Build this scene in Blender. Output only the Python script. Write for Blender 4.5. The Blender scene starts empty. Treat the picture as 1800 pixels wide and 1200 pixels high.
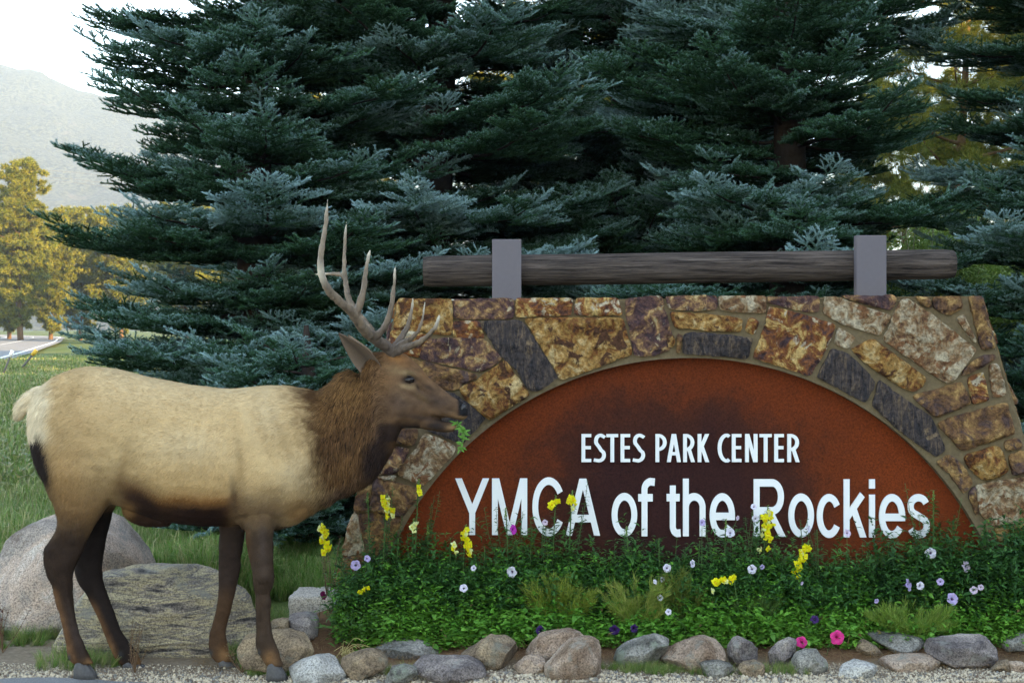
import bpy, math, random
import numpy as np
from mathutils import Vector, Matrix, Euler, geometry

SC = bpy.context.scene
COL = SC.collection
rng = np.random.default_rng(11)
random.seed(11)
R = math.radians

# ------------------------------------------------------------------ camera
FPX, CX, HY, HC = 2500.0, 900.0, 576.0, 1.65
cam = bpy.data.cameras.new('camera'); camo = bpy.data.objects.new('camera', cam); COL.objects.link(camo)
camo.location = (0, 0, HC); camo.rotation_euler = (R(90), 0, 0)
cam.lens = 50; cam.sensor_width = 36; cam.shift_y = -24 / 1800
cam.clip_start = 0.1; cam.clip_end = 12000
SC.camera = camo

# ------------------------------------------------------------------ light
SUN_EL, SUN_AZ = 14.0, 128.0           # azimuth clockwise from +Y (the view direction)
w = bpy.data.worlds.new('World'); SC.world = w; w.use_nodes = True
nt = w.node_tree
sky = nt.nodes.new('ShaderNodeTexSky'); sky.sky_type = 'NISHITA'; sky.sun_disc = False
sky.sun_elevation = R(SUN_EL); sky.sun_rotation = R(SUN_AZ); sky.altitude = 2400
sky.air_density = 1.0; sky.dust_density = 0.7; sky.ozone_density = 1.0
nt.links.new(sky.outputs[0], nt.nodes['Background'].inputs[0])
nt.nodes['Background'].inputs[1].default_value = 0.15
sl = bpy.data.lights.new('sun', 'SUN'); so = bpy.data.objects.new('sun', sl); COL.objects.link(so)
sl.energy = 3.8; sl.angle = R(0.5); sl.color = (1.0, 0.78, 0.46)
so.rotation_euler = (R(90 - SUN_EL), 0, R(180 - SUN_AZ))
so.location = (30, -25, 30)
SC.view_settings.view_transform = 'Standard'; SC.view_settings.look = 'None'
SC.view_settings.exposure = 3.1; SC.view_settings.gamma = 1.0
SC.view_settings.use_curve_mapping = False
SC.view_settings.use_white_balance = True; SC.view_settings.white_balance_temperature = 8600; SC.view_settings.white_balance_tint = 10
SC.cycles.use_denoising = True
try:
    SC.cycles.denoiser = 'OPENIMAGEDENOISE'
except Exception:
    pass
SC.cycles.max_bounces = 5; SC.cycles.diffuse_bounces = 3; SC.cycles.transparent_max_bounces = 8
SC.cycles.volume_bounces = 0

# ------------------------------------------------------------------ helpers
def P(px, py, Y):
    return np.array([(px - CX) / FPX * Y, Y, HC + (HY - py) / FPX * Y])

def sstep(x, a, b):
    t = np.clip((x - a) / (b - a), 0, 1)
    return t * t * (3 - 2 * t)

def _hash(ix, iy, iz, s):
    n = (ix.astype(np.int64) * 374761393 + iy.astype(np.int64) * 668265263 + iz.astype(np.int64) * 2147483647 + s * 1274126177) & 0xffffffff
    n = ((n ^ (n >> 13)) * 1274126177) & 0xffffffff
    n = (n ^ (n >> 16)) & 0xffffffff
    return n / 4294967295.0

def vnoise(p, s=0):
    p = np.asarray(p, float); i = np.floor(p).astype(np.int64); f = p - i; f = f * f * (3 - 2 * f)
    out = 0
    for a in (0, 1):
        for b in (0, 1):
            for c in (0, 1):
                wgt = (f[..., 0] if a else 1 - f[..., 0]) * (f[..., 1] if b else 1 - f[..., 1]) * (f[..., 2] if c else 1 - f[..., 2])
                out = out + wgt * _hash(i[..., 0] + a, i[..., 1] + b, i[..., 2] + c, s)
    return out * 2 - 1

def fbm(p, s=0, o=4, g=0.5):
    p = np.asarray(p, float); t = 0; a = 1
    for k in range(o):
        t = t + a * vnoise(p * (2.03 ** k) + 17.3 * k, s + k); a *= g
    return t

def P3(x, y, z=None):
    return np.stack([x, y, np.zeros_like(x) if z is None else z], -1)

def mesh_data(name, V, Fs, col=None, smooth=True, attrs=None):
    """Fs: an (n,k) array of faces, or a list of such arrays of different k, or ragged list."""
    V = np.ascontiguousarray(V, dtype=np.float32)
    me = bpy.data.meshes.new(name)
    if isinstance(Fs, np.ndarray):
        Fs = [Fs]
    if len(Fs) and not isinstance(Fs[0], np.ndarray):
        idx = np.array([i for f in Fs for i in f], dtype=np.int32)
        cnt = np.array([len(f) for f in Fs], dtype=np.int32)
    else:
        Fs = [f for f in Fs if len(f)]
        idx = np.concatenate([f.ravel() for f in Fs]).astype(np.int32)
        cnt = np.concatenate([np.full(len(f), f.shape[1]) for f in Fs]).astype(np.int32)
    st = np.concatenate([[0], np.cumsum(cnt)[:-1]]).astype(np.int32)
    me.vertices.add(len(V)); me.vertices.foreach_set('co', V.ravel())
    me.loops.add(len(idx)); me.loops.foreach_set('vertex_index', idx)
    me.polygons.add(len(cnt)); me.polygons.foreach_set('loop_start', st)
    try:
        me.polygons.foreach_set('loop_total', cnt)
    except Exception:
        pass
    me.update(calc_edges=True)
    me.polygons.foreach_set('use_smooth', np.full(len(cnt), smooth, dtype=bool))
    if col is not None:
        c = np.ones((len(V), 4), dtype=np.float32); c[:, :3] = col
        a = me.attributes.new('Col', 'FLOAT_COLOR', 'POINT'); a.data.foreach_set('color', c.ravel())
    if attrs:
        for k, v in attrs.items():
            a = me.attributes.new(k, 'FLOAT', 'POINT'); a.data.foreach_set('value', np.asarray(v, dtype=np.float32))
    return me

def link(name, me, mat=None, parent=None, loc=None):
    o = bpy.data.objects.new(name, me); COL.objects.link(o)
    if mat is not None and len(me.materials) == 0:
        me.materials.append(mat)
    if parent is not None:
        o.parent = parent
    if loc is not None:
        o.location = loc
    return o

def mobj(name, V, Fs, mat, parent=None, col=None, smooth=True, base=None, attrs=None):
    """world-space vertices; base = the thing's own base point (its origin)"""
    V = np.asarray(V, float)
    if parent is not None:
        b = np.array(parent.location) if parent.parent is None else np.array(parent.location) + np.array(parent.parent.location)
        return link(name, mesh_data(name, V - b, Fs, col, smooth, attrs), mat, parent)
    if base is not None:
        return link(name, mesh_data(name, V - np.array(base), Fs, col, smooth, attrs), mat, None, base)
    return link(name, mesh_data(name, V, Fs, col, smooth, attrs), mat)

def tag(o, label, cat, group=None, kind=None):
    o['label'] = label; o['category'] = cat
    if group: o['group'] = group
    if kind: o['kind'] = kind
    return o

def kind(o, k):
    o['kind'] = k
    return o

def thing(name, label, cat, loc, group=None):
    o = bpy.data.objects.new(name, None); COL.objects.link(o); o.location = loc
    o.empty_display_size = 0.1
    return tag(o, label, cat, group)

def join(parts):
    Vs, Fl, n = [], {}, 0
    for V, Fc in parts:
        V = np.asarray(V, float)
        for f in (Fc if isinstance(Fc, list) else [Fc]):
            Fl.setdefault(f.shape[1], []).append(f + n)
        Vs.append(V); n += len(V)
    return np.concatenate(Vs), [np.concatenate(v) for v in Fl.values()]

def catmull(pts, n):
    p = np.asarray(pts, float); p = np.vstack([2 * p[0] - p[1], p, 2 * p[-1] - p[-2]])
    out = []
    for i in range(1, len(p) - 2):
        t = np.linspace(0, 1, n, endpoint=False)[:, None]
        a, b, c, d = p[i - 1], p[i], p[i + 1], p[i + 2]
        out.append(0.5 * ((2 * b) + (-a + c) * t + (2 * a - 5 * b + 4 * c - d) * t ** 2 + (-a + 3 * b - 3 * c + d) * t ** 3))
    out.append(p[-2][None])
    return np.concatenate(out)

def ring_faces(nr, ns, caps=True):
    i = np.arange(nr - 1)[:, None] * ns; j = np.arange(ns)[None]; k = (j + 1) % ns
    q = np.stack([i + j, i + k, i + ns + k, i + ns + j], -1).reshape(-1, 4)
    fs = [q]
    if caps:
        c0 = nr * ns; c1 = c0 + 1
        j = np.arange(ns); k = (j + 1) % ns
        fs.append(np.concatenate([np.stack([np.full(ns, c0), k, j], -1), np.stack([np.full(ns, c1), (nr - 1) * ns + j, (nr - 1) * ns + k], -1)]))
    return fs

def tube(path, rad, ns=8, caps=True, ref=(0.0, 1.0, 0.0), ratio=1.0):
    """round or flattened tube; ratio = radius along the reference axis / radius"""
    p = np.asarray(path, float); n = len(p); rad = np.broadcast_to(np.asarray(rad, float), (n,)); ratio = np.broadcast_to(ratio, (n,))
    t = np.gradient(p, axis=0); t /= np.linalg.norm(t, axis=1, keepdims=True) + 1e-12
    r = np.broadcast_to(np.array(ref, float), (n, 3)).copy()
    u = np.cross(t, r); bad = np.linalg.norm(u, axis=1) < 0.2
    if bad.any():
        u[bad] = np.cross(t[bad], np.array([1.0, 0.02, 0.3]))
    u /= np.linalg.norm(u, axis=1, keepdims=True); v = np.cross(u, t)
    a = np.linspace(0, 2 * np.pi, ns, endpoint=False)
    V = p[:, None] + rad[:, None, None] * (np.cos(a)[None, :, None] * u[:, None] + (ratio[:, None] * np.sin(a)[None])[..., None] * v[:, None])
    V = V.reshape(-1, 3)
    if caps:
        V = np.vstack([V, p[0], p[-1]])
    return V, ring_faces(n, ns, caps)

def box(x0, x1, y0, y1, z0, z1):
    V = np.array([[x, y, z] for x in (x0, x1) for y in (y0, y1) for z in (z0, z1)], float)
    Fc = np.array([[0, 1, 3, 2], [4, 6, 7, 5], [0, 4, 5, 1], [2, 3, 7, 6], [0, 2, 6, 4], [1, 5, 7, 3]])
    return V, [Fc]

def leaves(c, d, n, L, W, droop=0.25):
    """many leaves at once: base c, direction d, normal n, length L, width W -> V, tris (4 per leaf)"""
    d = d / np.linalg.norm(d, axis=1, keepdims=True)
    s = np.cross(d, n); s /= np.linalg.norm(s, axis=1, keepdims=True) + 1e-9
    u = np.cross(s, d)
    L = L[:, None]; W = W[:, None]
    v = [c, c + d * L * .35 + s * W * .5 + u * L * .06, c + d * L * .35 - s * W * .5 + u * L * .06,
         c + d * L * .72 + s * W * .36 - u * L * droop * .3, c + d * L * .72 - s * W * .36 - u * L * droop * .3, c + d * L - u * L * droop]
    V = np.stack(v, 1).reshape(-1, 3)
    b = np.arange(len(c))[:, None, None] * 6
    T = np.array([[0, 1, 2], [2, 1, 3], [2, 3, 4], [4, 3, 5]])[None] + b
    return V, T.reshape(-1, 3)

def rvec(n):
    v = rng.normal(size=(n, 3)); return v / np.linalg.norm(v, axis=1, keepdims=True)

# ------------------------------------------------------------------ materials
def newmat(name):
    m = bpy.data.materials.new(name); m.use_nodes = True
    return m, m.node_tree, m.node_tree.nodes, m.node_tree.links, m.node_tree.nodes['Principled BSDF']

def N(nd, t, **kw):
    n = nd.new(t)
    for k, v in kw.items():
        if k in ('operation', 'blend_type', 'data_type', 'attribute_type', 'attribute_name', 'noise_dimensions', 'feature', 'noise_type', 'vector_type'):
            setattr(n, k, v)
        else:
            n.inputs[k].default_value = v
    return n

def ramp(nd, stops, interp='LINEAR'):
    r = nd.new('ShaderNodeValToRGB'); cr = r.color_ramp; cr.interpolation = interp
    while len(cr.elements) < len(stops):
        cr.elements.new(0.5)
    for e, (p, c) in zip(cr.elements, stops):
        e.position = p; e.color = (*c, 1)
    return r

def mixc(nd, ln, fac, a, b, mode='MIX'):
    m = nd.new('ShaderNodeMix'); m.data_type = 'RGBA'; m.blend_type = mode
    for sock, val in ((m.inputs[0], fac), (m.inputs[6], a), (m.inputs[7], b)):
        if hasattr(val, 'links'):
            ln.new(val, sock)
        elif isinstance(val, (int, float)):
            sock.default_value = val
        else:
            sock.default_value = (*val, 1)
    return m.outputs[2]

def bump(nd, ln, bsdf, h, strength=0.5, dist=0.01):
    b = nd.new('ShaderNodeBump'); b.inputs['Strength'].default_value = strength; b.inputs['Distance'].default_value = dist
    ln.new(h, b.inputs['Height']); ln.new(b.outputs[0], bsdf.inputs['Normal'])

def noise(nd, ln, scale, detail=5, rough=0.6, vec=None, w=None, dist=0.0):
    n = nd.new('ShaderNodeTexNoise'); n.inputs['Scale'].default_value = scale; n.inputs['Detail'].default_value = detail
    n.inputs['Roughness'].default_value = rough; n.inputs['Distortion'].default_value = dist
    if w is not None:
        n.noise_dimensions = '4D'; ln.new(w, n.inputs['W'])
    if vec is not None:
        ln.new(vec, n.inputs['Vector'])
    return n.outputs[0]

def coords(nd, which='Object'):
    return nd.new('ShaderNodeTexCoord').outputs[which]

def wpos(nd):
    return nd.new('ShaderNodeNewGeometry').outputs['Position']

def orand(nd, ln, mul=40.0):
    i = nd.new('ShaderNodeObjectInfo'); m = nd.new('ShaderNodeMath'); m.operation = 'MULTIPLY'; m.inputs[1].default_value = mul
    ln.new(i.outputs['Random'], m.inputs[0]); return m.outputs[0]

def attr_mat(name, rough=0.9, noise_amt=0.25, scale=60, bump_s=0.0, bump_d=0.003, spec=0.2, sheen=0.0, transl=0.0):
    """colour from the vertex attribute Col, broken up by noise"""
    m, t, nd, ln, b = newmat(name)
    a = N(nd, 'ShaderNodeAttribute', attribute_name='Col')
    n = noise(nd, ln, scale, 4, .65, wpos(nd))
    r = ramp(nd, [(.25, (1 - noise_amt,) * 3), (.75, (1 + noise_amt,) * 3)]); ln.new(n, r.inputs[0])
    c = mixc(nd, ln, 1.0, a.outputs['Color'], r.outputs[0], 'MULTIPLY')
    ln.new(c, b.inputs['Base Color']); b.inputs['Roughness'].default_value = rough
    b.inputs['Specular IOR Level'].default_value = spec
    if sheen:
        b.inputs['Sheen Weight'].default_value = sheen
    if bump_s:
        bump(nd, ln, b, n, bump_s, bump_d)
    if transl:
        tr = nd.new('ShaderNodeBsdfTranslucent'); ln.new(c, tr.inputs[0])
        mx = nd.new('ShaderNodeMixShader'); mx.inputs[0].default_value = transl
        ln.new(b.outputs[0], mx.inputs[1]); ln.new(tr.outputs[0], mx.inputs[2])
        ln.new(mx.outputs[0], nd['Material Output'].inputs[0])
    return m

def plain_mat(name, c, rough=.7, spec=.3, var=.15, scale=30, metal=0.0, bump_s=0.0, bump_d=.002):
    m, t, nd, ln, b = newmat(name)
    n = noise(nd, ln, scale, 5, .6, coords(nd))
    r = ramp(nd, [(.25, tuple(x * (1 - var) for x in c)), (.75, tuple(min(1, x * (1 + var)) for x in c))]); ln.new(n, r.inputs[0])
    ln.new(r.outputs[0], b.inputs['Base Color']); b.inputs['Roughness'].default_value = rough
    b.inputs['Specular IOR Level'].default_value = spec; b.inputs['Metallic'].default_value = metal
    if bump_s:
        bump(nd, ln, b, n, bump_s, bump_d)
    return m

M_LEAF = attr_mat('leaf', rough=.5, noise_amt=.18, scale=40, spec=.22, transl=.28)
M_STEM = attr_mat('stem', rough=.7)
M_BARK = plain_mat('bark', (.035, .026, .022), .95, .1, .4, 14, bump_s=.8, bump_d=.02)
M_BARK_PINE = plain_mat('pine_bark', (.13, .075, .04), .95, .1, .4, 6, bump_s=.8, bump_d=.03)
# ------------------------------------------------------------------ ground
def ground_z(X, Y):
    X = np.asarray(X, float); Y = np.asarray(Y, float)
    z = np.full(np.broadcast(X, Y).shape, -0.04)
    bed = sstep(X, -1.35, -0.95) * sstep(Y, 7.28, 7.95) * (1 - sstep(Y, 8.6, 9.6))
    z = z + 0.16 * bed
    z = z - 0.02 * sstep(-Y, -6.9, -6.7)
    p = P3(X, Y)
    near = 1 - sstep(np.abs(Y - 7.5) + np.abs(X) * .3, 10, 30)
    z = z + 0.012 * fbm(p * 2.2, 3, 3) * near
    z = z + 0.22 * vnoise(p * 0.09, 5) * sstep(np.hypot(X, Y - 7), 6, 25) * (1 - sstep(np.hypot(X, Y), 90, 180))
    return z

def spaced(lo, hi, c, n, k):
    t = np.linspace(-1, 1, n); s = np.sinh(t * k) / np.sinh(k)
    return np.where(s < 0, c + s * (c - lo), c + s * (hi - c))

gx = spaced(-3500, 3500, 0.3, 330, 8.3); gy = spaced(-1500, 4300, 7.6, 330, 8.6)
GX, GY = np.meshgrid(gx, gy, indexing='ij')
GZ = ground_z(GX, GY)
V = np.stack([GX, GY, GZ], -1).reshape(-1, 3)
nx, ny = len(gx), len(gy)
ii, jj = np.meshgrid(np.arange(nx - 1), np.arange(ny - 1), indexing='ij')
q = np.stack([ii * ny + jj, (ii + 1) * ny + jj, (ii + 1) * ny + jj + 1, ii * ny + jj + 1], -1).reshape(-1, 4)
x, y = V[:, 0], V[:, 1]
n1 = fbm(P3(x, y) * 3.0, 9, 4); n2 = fbm(P3(x, y) * .25, 19, 3)
dirt = np.array([.25, .19, .135]); mulch = np.array([.17, .09, .05]); grass = np.array([.10, .14, .04]); dry = np.array([.20, .17, .07])
c = grass[None] * (1 - .35 * sstep(n2, -.2, .9)[:, None]) + dry[None] * .35 * sstep(n2, -.2, .9)[:, None]
c = c * (0.8 + .3 * n1[:, None])
yb_ = np.where(x < -1.3, 8.1, 7.15); f = 1 - sstep(y + .10 * n1, yb_, yb_ + .27)
c = c * (1 - f[:, None]) + dirt * (1 + .15 * n1[:, None]) * f[:, None]
f = sstep(x, -1.35, -1.05) * sstep(y + .1 * n1, 7.1, 7.3) * (1 - sstep(y, 8.6, 9.0))
c = c * (1 - f[:, None]) + mulch * (1 + .4 * n1[:, None]) * f[:, None]
# needle litter under the spruces
f = sstep(x, -5, -3) * sstep(y, 9, 10.5) * (1 - sstep(y, 18, 22)) * (1 - sstep(x, 9, 14)) * .8
c = c * (1 - f[:, None]) + np.array([.07, .05, .035]) * f[:, None]
M_GROUND = attr_mat('ground', .97, .35, 45, .6, .012, spec=.1)
kind(mobj('ground', V, q, M_GROUND, col=np.clip(c, .005, 1)), 'structure')

# asphalt at the very bottom left, its edge ragged with gravel
m, t, nd, ln, b = newmat('asphalt')
n = noise(nd, ln, 150, 3, .7, wpos(nd)); r = ramp(nd, [(.3, (.10, .10, .105)), (.7, (.24, .235, .23))]); ln.new(n, r.inputs[0])
ln.new(r.outputs[0], b.inputs[0]); b.inputs['Roughness'].default_value = .95; bump(nd, ln, b, n, .5, .004)
M_ASPH = m
xs = np.linspace(-9, 9, 181)
edge = 6.835 - .008 * (xs + 2.5) + .018 * fbm(P3(xs * 6, xs * 0), 4, 3)
edge = np.where(xs > -1.6, edge - .10 * sstep(xs, -1.6, -1.0), edge)
rows = [edge, edge - .35, edge - 2, edge - 6.5]
V = np.concatenate([np.stack([xs, rw, np.maximum(ground_z(xs, rw), -.06) + .006 + 0 * rw], -1) for rw in rows])
i = np.arange(180); q = np.concatenate([np.stack([k * 181 + i, (k + 1) * 181 + i, (k + 1) * 181 + i + 1, k * 181 + i + 1], -1) for k in range(3)])
kind(mobj('road_asphalt', V, q, M_ASPH), 'structure')

# far road running away on the left, with its painted edge lines
def strip(cpts, w0, w1, dz):
    p = catmull(cpts, 12); t = np.gradient(p, axis=0); t /= np.linalg.norm(t, axis=1, keepdims=True)
    s = np.stack([-t[:, 1], t[:, 0]], -1)
    A = p + s * w0; B = p + s * w1; n = len(p)
    V = np.concatenate([np.c_[A, road_z(A) + dz], np.c_[B, road_z(B) + dz]])
    i = np.arange(n - 1)
    return V, np.stack([i, i + 1, i + 1 + n, i + n], -1)

def road_z(A):
    return np.full(len(A), .03) + .02 * sstep(A[:, 1], 20, 60)
rc = [(-3, -20), (-12, 25), (-23.3, 64), (-33, 98), (-55, 172), (-82, 250), (-140, 360)]
V, q = strip([(a, b) for a, b in rc], -.6, 8.5, .15)
kind(mobj('far_road', V, q, M_ASPH), 'structure')
M_PAINT = plain_mat('road_paint', (.75, .75, .72), .7, .3, .1, 3)
V1, q1 = strip(rc, -.05, .18, .156); V2, q2 = strip(rc, 7.6, 7.8, .156); V3, q3 = strip(rc, 3.75, 3.88, .156)
V, q = join([(V1, q1), (V2, q2), (V3, q3)])
kind(mobj('road_marking', V, q, M_PAINT), 'structure')

# mountain beyond, on the left and running down behind the trees
az = np.linspace(-1300, 1900, 150)     # photo column
ds = np.linspace(0, 1, 60)
ridge_px = np.interp(az, [-1300, -700, -300, 0, 60, 130, 320, 450, 700, 1000, 1400, 1900], [260, 60, 80, 110, 128, 165, 205, 235, 330, 430, 470, 480])
A, D = np.meshgrid(az, ds, indexing='ij')
Yd = 900 + 1500 * D
Xd = (A - CX) / FPX * 1900 * (Yd / 1900)
hr = (HY - ridge_px)[:, None] / FPX * 2100
prof = np.where(D < .8, (D / .8) ** 1.25, 1 - (D - .8) * 1.2)
Z = hr * prof
pp = P3(Xd, Yd)
Z = Z + (18 * fbm(pp * .006, 31, 5) + 5 * np.abs(fbm(pp * .03, 37, 3))) * np.clip(D * 5, 0, 1) + 3.0 * vnoise(pp * .25, 41) * np.clip(D * 5, 0, 1)
Z[:, 0] = -3
V = np.stack([Xd, Yd, Z], -1).reshape(-1, 3)
def gridq(nx, ny):
    ii, jj = np.meshgrid(np.arange(nx - 1), np.arange(ny - 1), indexing='ij')
    return np.stack([ii * ny + jj, (ii + 1) * ny + jj, (ii + 1) * ny + jj + 1, ii * ny + jj + 1], -1).reshape(-1, 4)
m, t, nd, ln, b = newmat('mountain')
w_ = wpos(nd)
n = noise(nd, ln, .22, 4, .75, w_); r = ramp(nd, [(.46, (.002, .007, .007)), (.54, (.075, .085, .060))]); ln.new(n, r.inputs[0])
n2_ = noise(nd, ln, .012, 7, .7, w_); r2 = ramp(nd, [(.60, (0, 0, 0)), (.68, (1, 1, 1))]); ln.new(n2_, r2.inputs[0])
ln.new(mixc(nd, ln, r2.outputs[0], r.outputs[0], (.10, .085, .075)), b.inputs[0]); b.inputs['Roughness'].default_value = 1
bump(nd, ln, b, n, 1.0, 8)
kind(mobj('mountain', V, gridq(150, 60), m), 'structure')

# unseen ridge added behind camera-right, humps shaped to keep sun off the near scene
hx, hy = np.meshgrid(np.linspace(-60, 96, 60), np.linspace(-22, 34, 34), indexing='ij')
sd = np.array([math.sin(R(SUN_AZ)), math.cos(R(SUN_AZ))]); sp = np.array([-sd[1], sd[0]])
cxy = sd * 48
Xh = cxy[0] + sp[0] * hx + sd[0] * hy; Yh = cxy[1] + sp[1] * hx + sd[1] * hy
Zh = -1 + np.maximum(np.maximum(25.0 * np.exp(-(np.maximum(np.abs(hx + 6) - 14, 0) / 11) ** 2), 33.0 * np.exp(-(np.maximum(np.abs(hx - 54) - 14, 0) / 12) ** 2)), 22.5 * np.exp(-(np.maximum(np.abs(hx - 26) - 16, 0) / 8) ** 2)) * np.exp(-(hy / 12.0) ** 2) + 1.2 * fbm(P3(hx * .12, hy * .12), 51, 3) * np.exp(-(hy / 14) ** 2)
M_SUN_BLOCK = plain_mat('sun_block_cover', (.05, .065, .03), 1, .1, .5, .5, bump_s=1, bump_d=.5)
kind(mobj('sun_block_hill', np.stack([Xh, Yh, Zh], -1).reshape(-1, 3), gridq(60, 34), M_SUN_BLOCK), 'structure')

# ------------------------------------------------------------------ scatter by geometry nodes (foliage, grass, gravel)
PROTO = bpy.data.collections.new('prototypes')      # not linked: only instanced
def proto(name, V, Fc, mat, col=None, smooth=False, attrs=None):
    me = mesh_data(name, V, Fc, col, smooth, attrs); me.materials.append(mat)
    o = bpy.data.objects.new(name, me); PROTO.objects.link(o); return o

def scatter(name, pts, euler, scale, idx, protos, parent=None, tint=None):
    """one object: a cloud of points on which geometry nodes put the given small meshes"""
    col = bpy.data.collections.new(name + '_set')
    for k, p in enumerate(protos):
        c_ = bpy.data.objects.new('%s_%02d' % (name, k), p.data); col.objects.link(c_)
    base = np.zeros(3)
    if parent is not None: base = np.array(parent.location)
    me = bpy.data.meshes.new(name); n = len(pts)
    me.vertices.add(n); me.vertices.foreach_set('co', (np.asarray(pts) - base).astype(np.float32).ravel())
    a = me.attributes.new('rot', 'FLOAT_VECTOR', 'POINT'); a.data.foreach_set('vector', np.asarray(euler, dtype=np.float32).ravel())
    sc = np.asarray(scale, dtype=np.float32)
    if sc.ndim == 1: sc = np.repeat(sc[:, None], 3, 1)
    a = me.attributes.new('scl', 'FLOAT_VECTOR', 'POINT'); a.data.foreach_set('vector', np.ascontiguousarray(sc).ravel())
    a = me.attributes.new('idx', 'INT', 'POINT'); a.data.foreach_set('value', np.asarray(idx, dtype=np.int32))
    a = me.attributes.new('tint', 'FLOAT', 'POINT'); a.data.foreach_set('value', np.asarray(tint if tint is not None else rng.random(n), dtype=np.float32))
    o = link(name, me, None, parent)
    g = bpy.data.node_groups.new(name, 'GeometryNodeTree')
    g.interface.new_socket('Geometry', in_out='INPUT', socket_type='NodeSocketGeometry')
    g.interface.new_socket('Geometry', in_out='OUTPUT', socket_type='NodeSocketGeometry')
    nn, l = g.nodes, g.links
    gi = nn.new('NodeGroupInput'); go = nn.new('NodeGroupOutput'); ip = nn.new('GeometryNodeInstanceOnPoints')
    ci = nn.new('GeometryNodeCollectionInfo'); ci.inputs['Collection'].default_value = col
    ci.inputs['Separate Children'].default_value = True; ci.inputs['Reset Children'].default_value = True
    def na(nm, ty):
        q_ = nn.new('GeometryNodeInputNamedAttribute'); q_.data_type = ty; q_.inputs['Name'].default_value = nm; return q_.outputs['Attribute']
    er = nn.new('FunctionNodeEulerToRotation'); l.new(na('rot', 'FLOAT_VECTOR'), er.inputs[0])
    l.new(gi.outputs[0], ip.inputs['Points']); l.new(ci.outputs[0], ip.inputs['Instance'])
    ip.inputs['Pick Instance'].default_value = True
    l.new(na('idx', 'INT'), ip.inputs['Instance Index']); l.new(er.outputs[0], ip.inputs['Rotation'])
    l.new(na('scl', 'FLOAT_VECTOR'), ip.inputs['Scale']); l.new(ip.outputs[0], go.inputs[0])
    md = o.modifiers.new('scatter', 'NODES'); md.node_group = g
    return o

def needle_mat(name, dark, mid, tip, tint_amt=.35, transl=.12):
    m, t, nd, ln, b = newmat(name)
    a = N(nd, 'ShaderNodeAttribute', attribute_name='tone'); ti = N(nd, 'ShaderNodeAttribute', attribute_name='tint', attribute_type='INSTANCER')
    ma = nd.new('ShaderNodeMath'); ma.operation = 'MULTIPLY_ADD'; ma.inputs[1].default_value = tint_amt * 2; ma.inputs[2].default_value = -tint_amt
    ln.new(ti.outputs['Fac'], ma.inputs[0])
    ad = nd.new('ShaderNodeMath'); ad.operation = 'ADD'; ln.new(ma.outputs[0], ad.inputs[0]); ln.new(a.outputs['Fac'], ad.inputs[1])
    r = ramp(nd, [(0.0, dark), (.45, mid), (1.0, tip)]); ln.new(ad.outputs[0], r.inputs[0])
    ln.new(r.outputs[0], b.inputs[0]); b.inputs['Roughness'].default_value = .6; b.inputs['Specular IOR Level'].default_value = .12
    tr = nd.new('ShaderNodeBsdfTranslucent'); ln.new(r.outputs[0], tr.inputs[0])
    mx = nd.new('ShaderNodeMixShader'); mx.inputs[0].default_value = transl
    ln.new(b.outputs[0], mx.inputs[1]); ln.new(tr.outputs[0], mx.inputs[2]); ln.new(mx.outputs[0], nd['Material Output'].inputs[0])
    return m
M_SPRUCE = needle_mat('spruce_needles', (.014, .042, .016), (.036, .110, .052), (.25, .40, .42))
M_PINE = needle_mat('pine_needles', (.045, .075, .018), (.12, .145, .03), (.27, .24, .04), .45, .25)

def brush(a, b_, rr, nper, tone0, tone1, nl=.020, nw=.0020):
    """a twig clothed in needles, from a to b: tris and tones"""
    a = np.array(a); b_ = np.array(b_); L = np.linalg.norm(b_ - a); ax = (b_ - a) / L
    n = max(8, int(L * nper)); s = rr.random(n); th = rr.random(n) * 2 * np.pi
    u = np.cross(ax, [0.1, .2, 1]); u /= np.linalg.norm(u); v = np.cross(ax, u)
    rad = np.cos(th)[:, None] * u + np.sin(th)[:, None] * v
    rad[:, 2] += .25
    base = a + ax * (s * L)[:, None] + rad * .002
    d = ax * (.55 + .25 * rr.random(n))[:, None] + rad * .8 + rr.normal(size=(n, 3)) * .08
    d /= np.linalg.norm(d, axis=1, keepdims=True)
    sd_ = np.cross(d, rad + rr.normal(size=(n, 3)) * .4); sd_ /= np.linalg.norm(sd_, axis=1, keepdims=True)
    ln_ = nl * (.8 + .4 * rr.random(n)) * (1 - .3 * s)
    V = np.stack([base + sd_ * nw, base - sd_ * nw, base + d * ln_[:, None]], 1).reshape(-1, 3)
    T = np.arange(3 * n).reshape(-1, 3)
    to = tone0 + (tone1 - tone0) * s + rr.normal(size=n) * .08
    tn = np.stack([to - .05, to - .05, to + .12], 1).ravel()
    cv, cf = tube(np.array([a, (a + b_) / 2, b_]), [.006, .005, .002], 4)
    cf = [np.concatenate([cf[0][:, :3], cf[0][:, [0, 2, 3]]]), cf[1]]
    cf = np.concatenate(cf) + len(V)
    return np.vstack([V, cv]), np.concatenate([T, cf]), np.concatenate([tn, np.full(len(cv), tone0 - .05)])

def merge3(parts):
    Vs, Fs_, As, n = [], [], [], 0
    for v, f_, a in parts:
        Vs.append(v); Fs_.append(f_ + n); As.append(a); n += len(v)
    return np.concatenate(Vs), np.concatenate(Fs_), np.concatenate(As)

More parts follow.
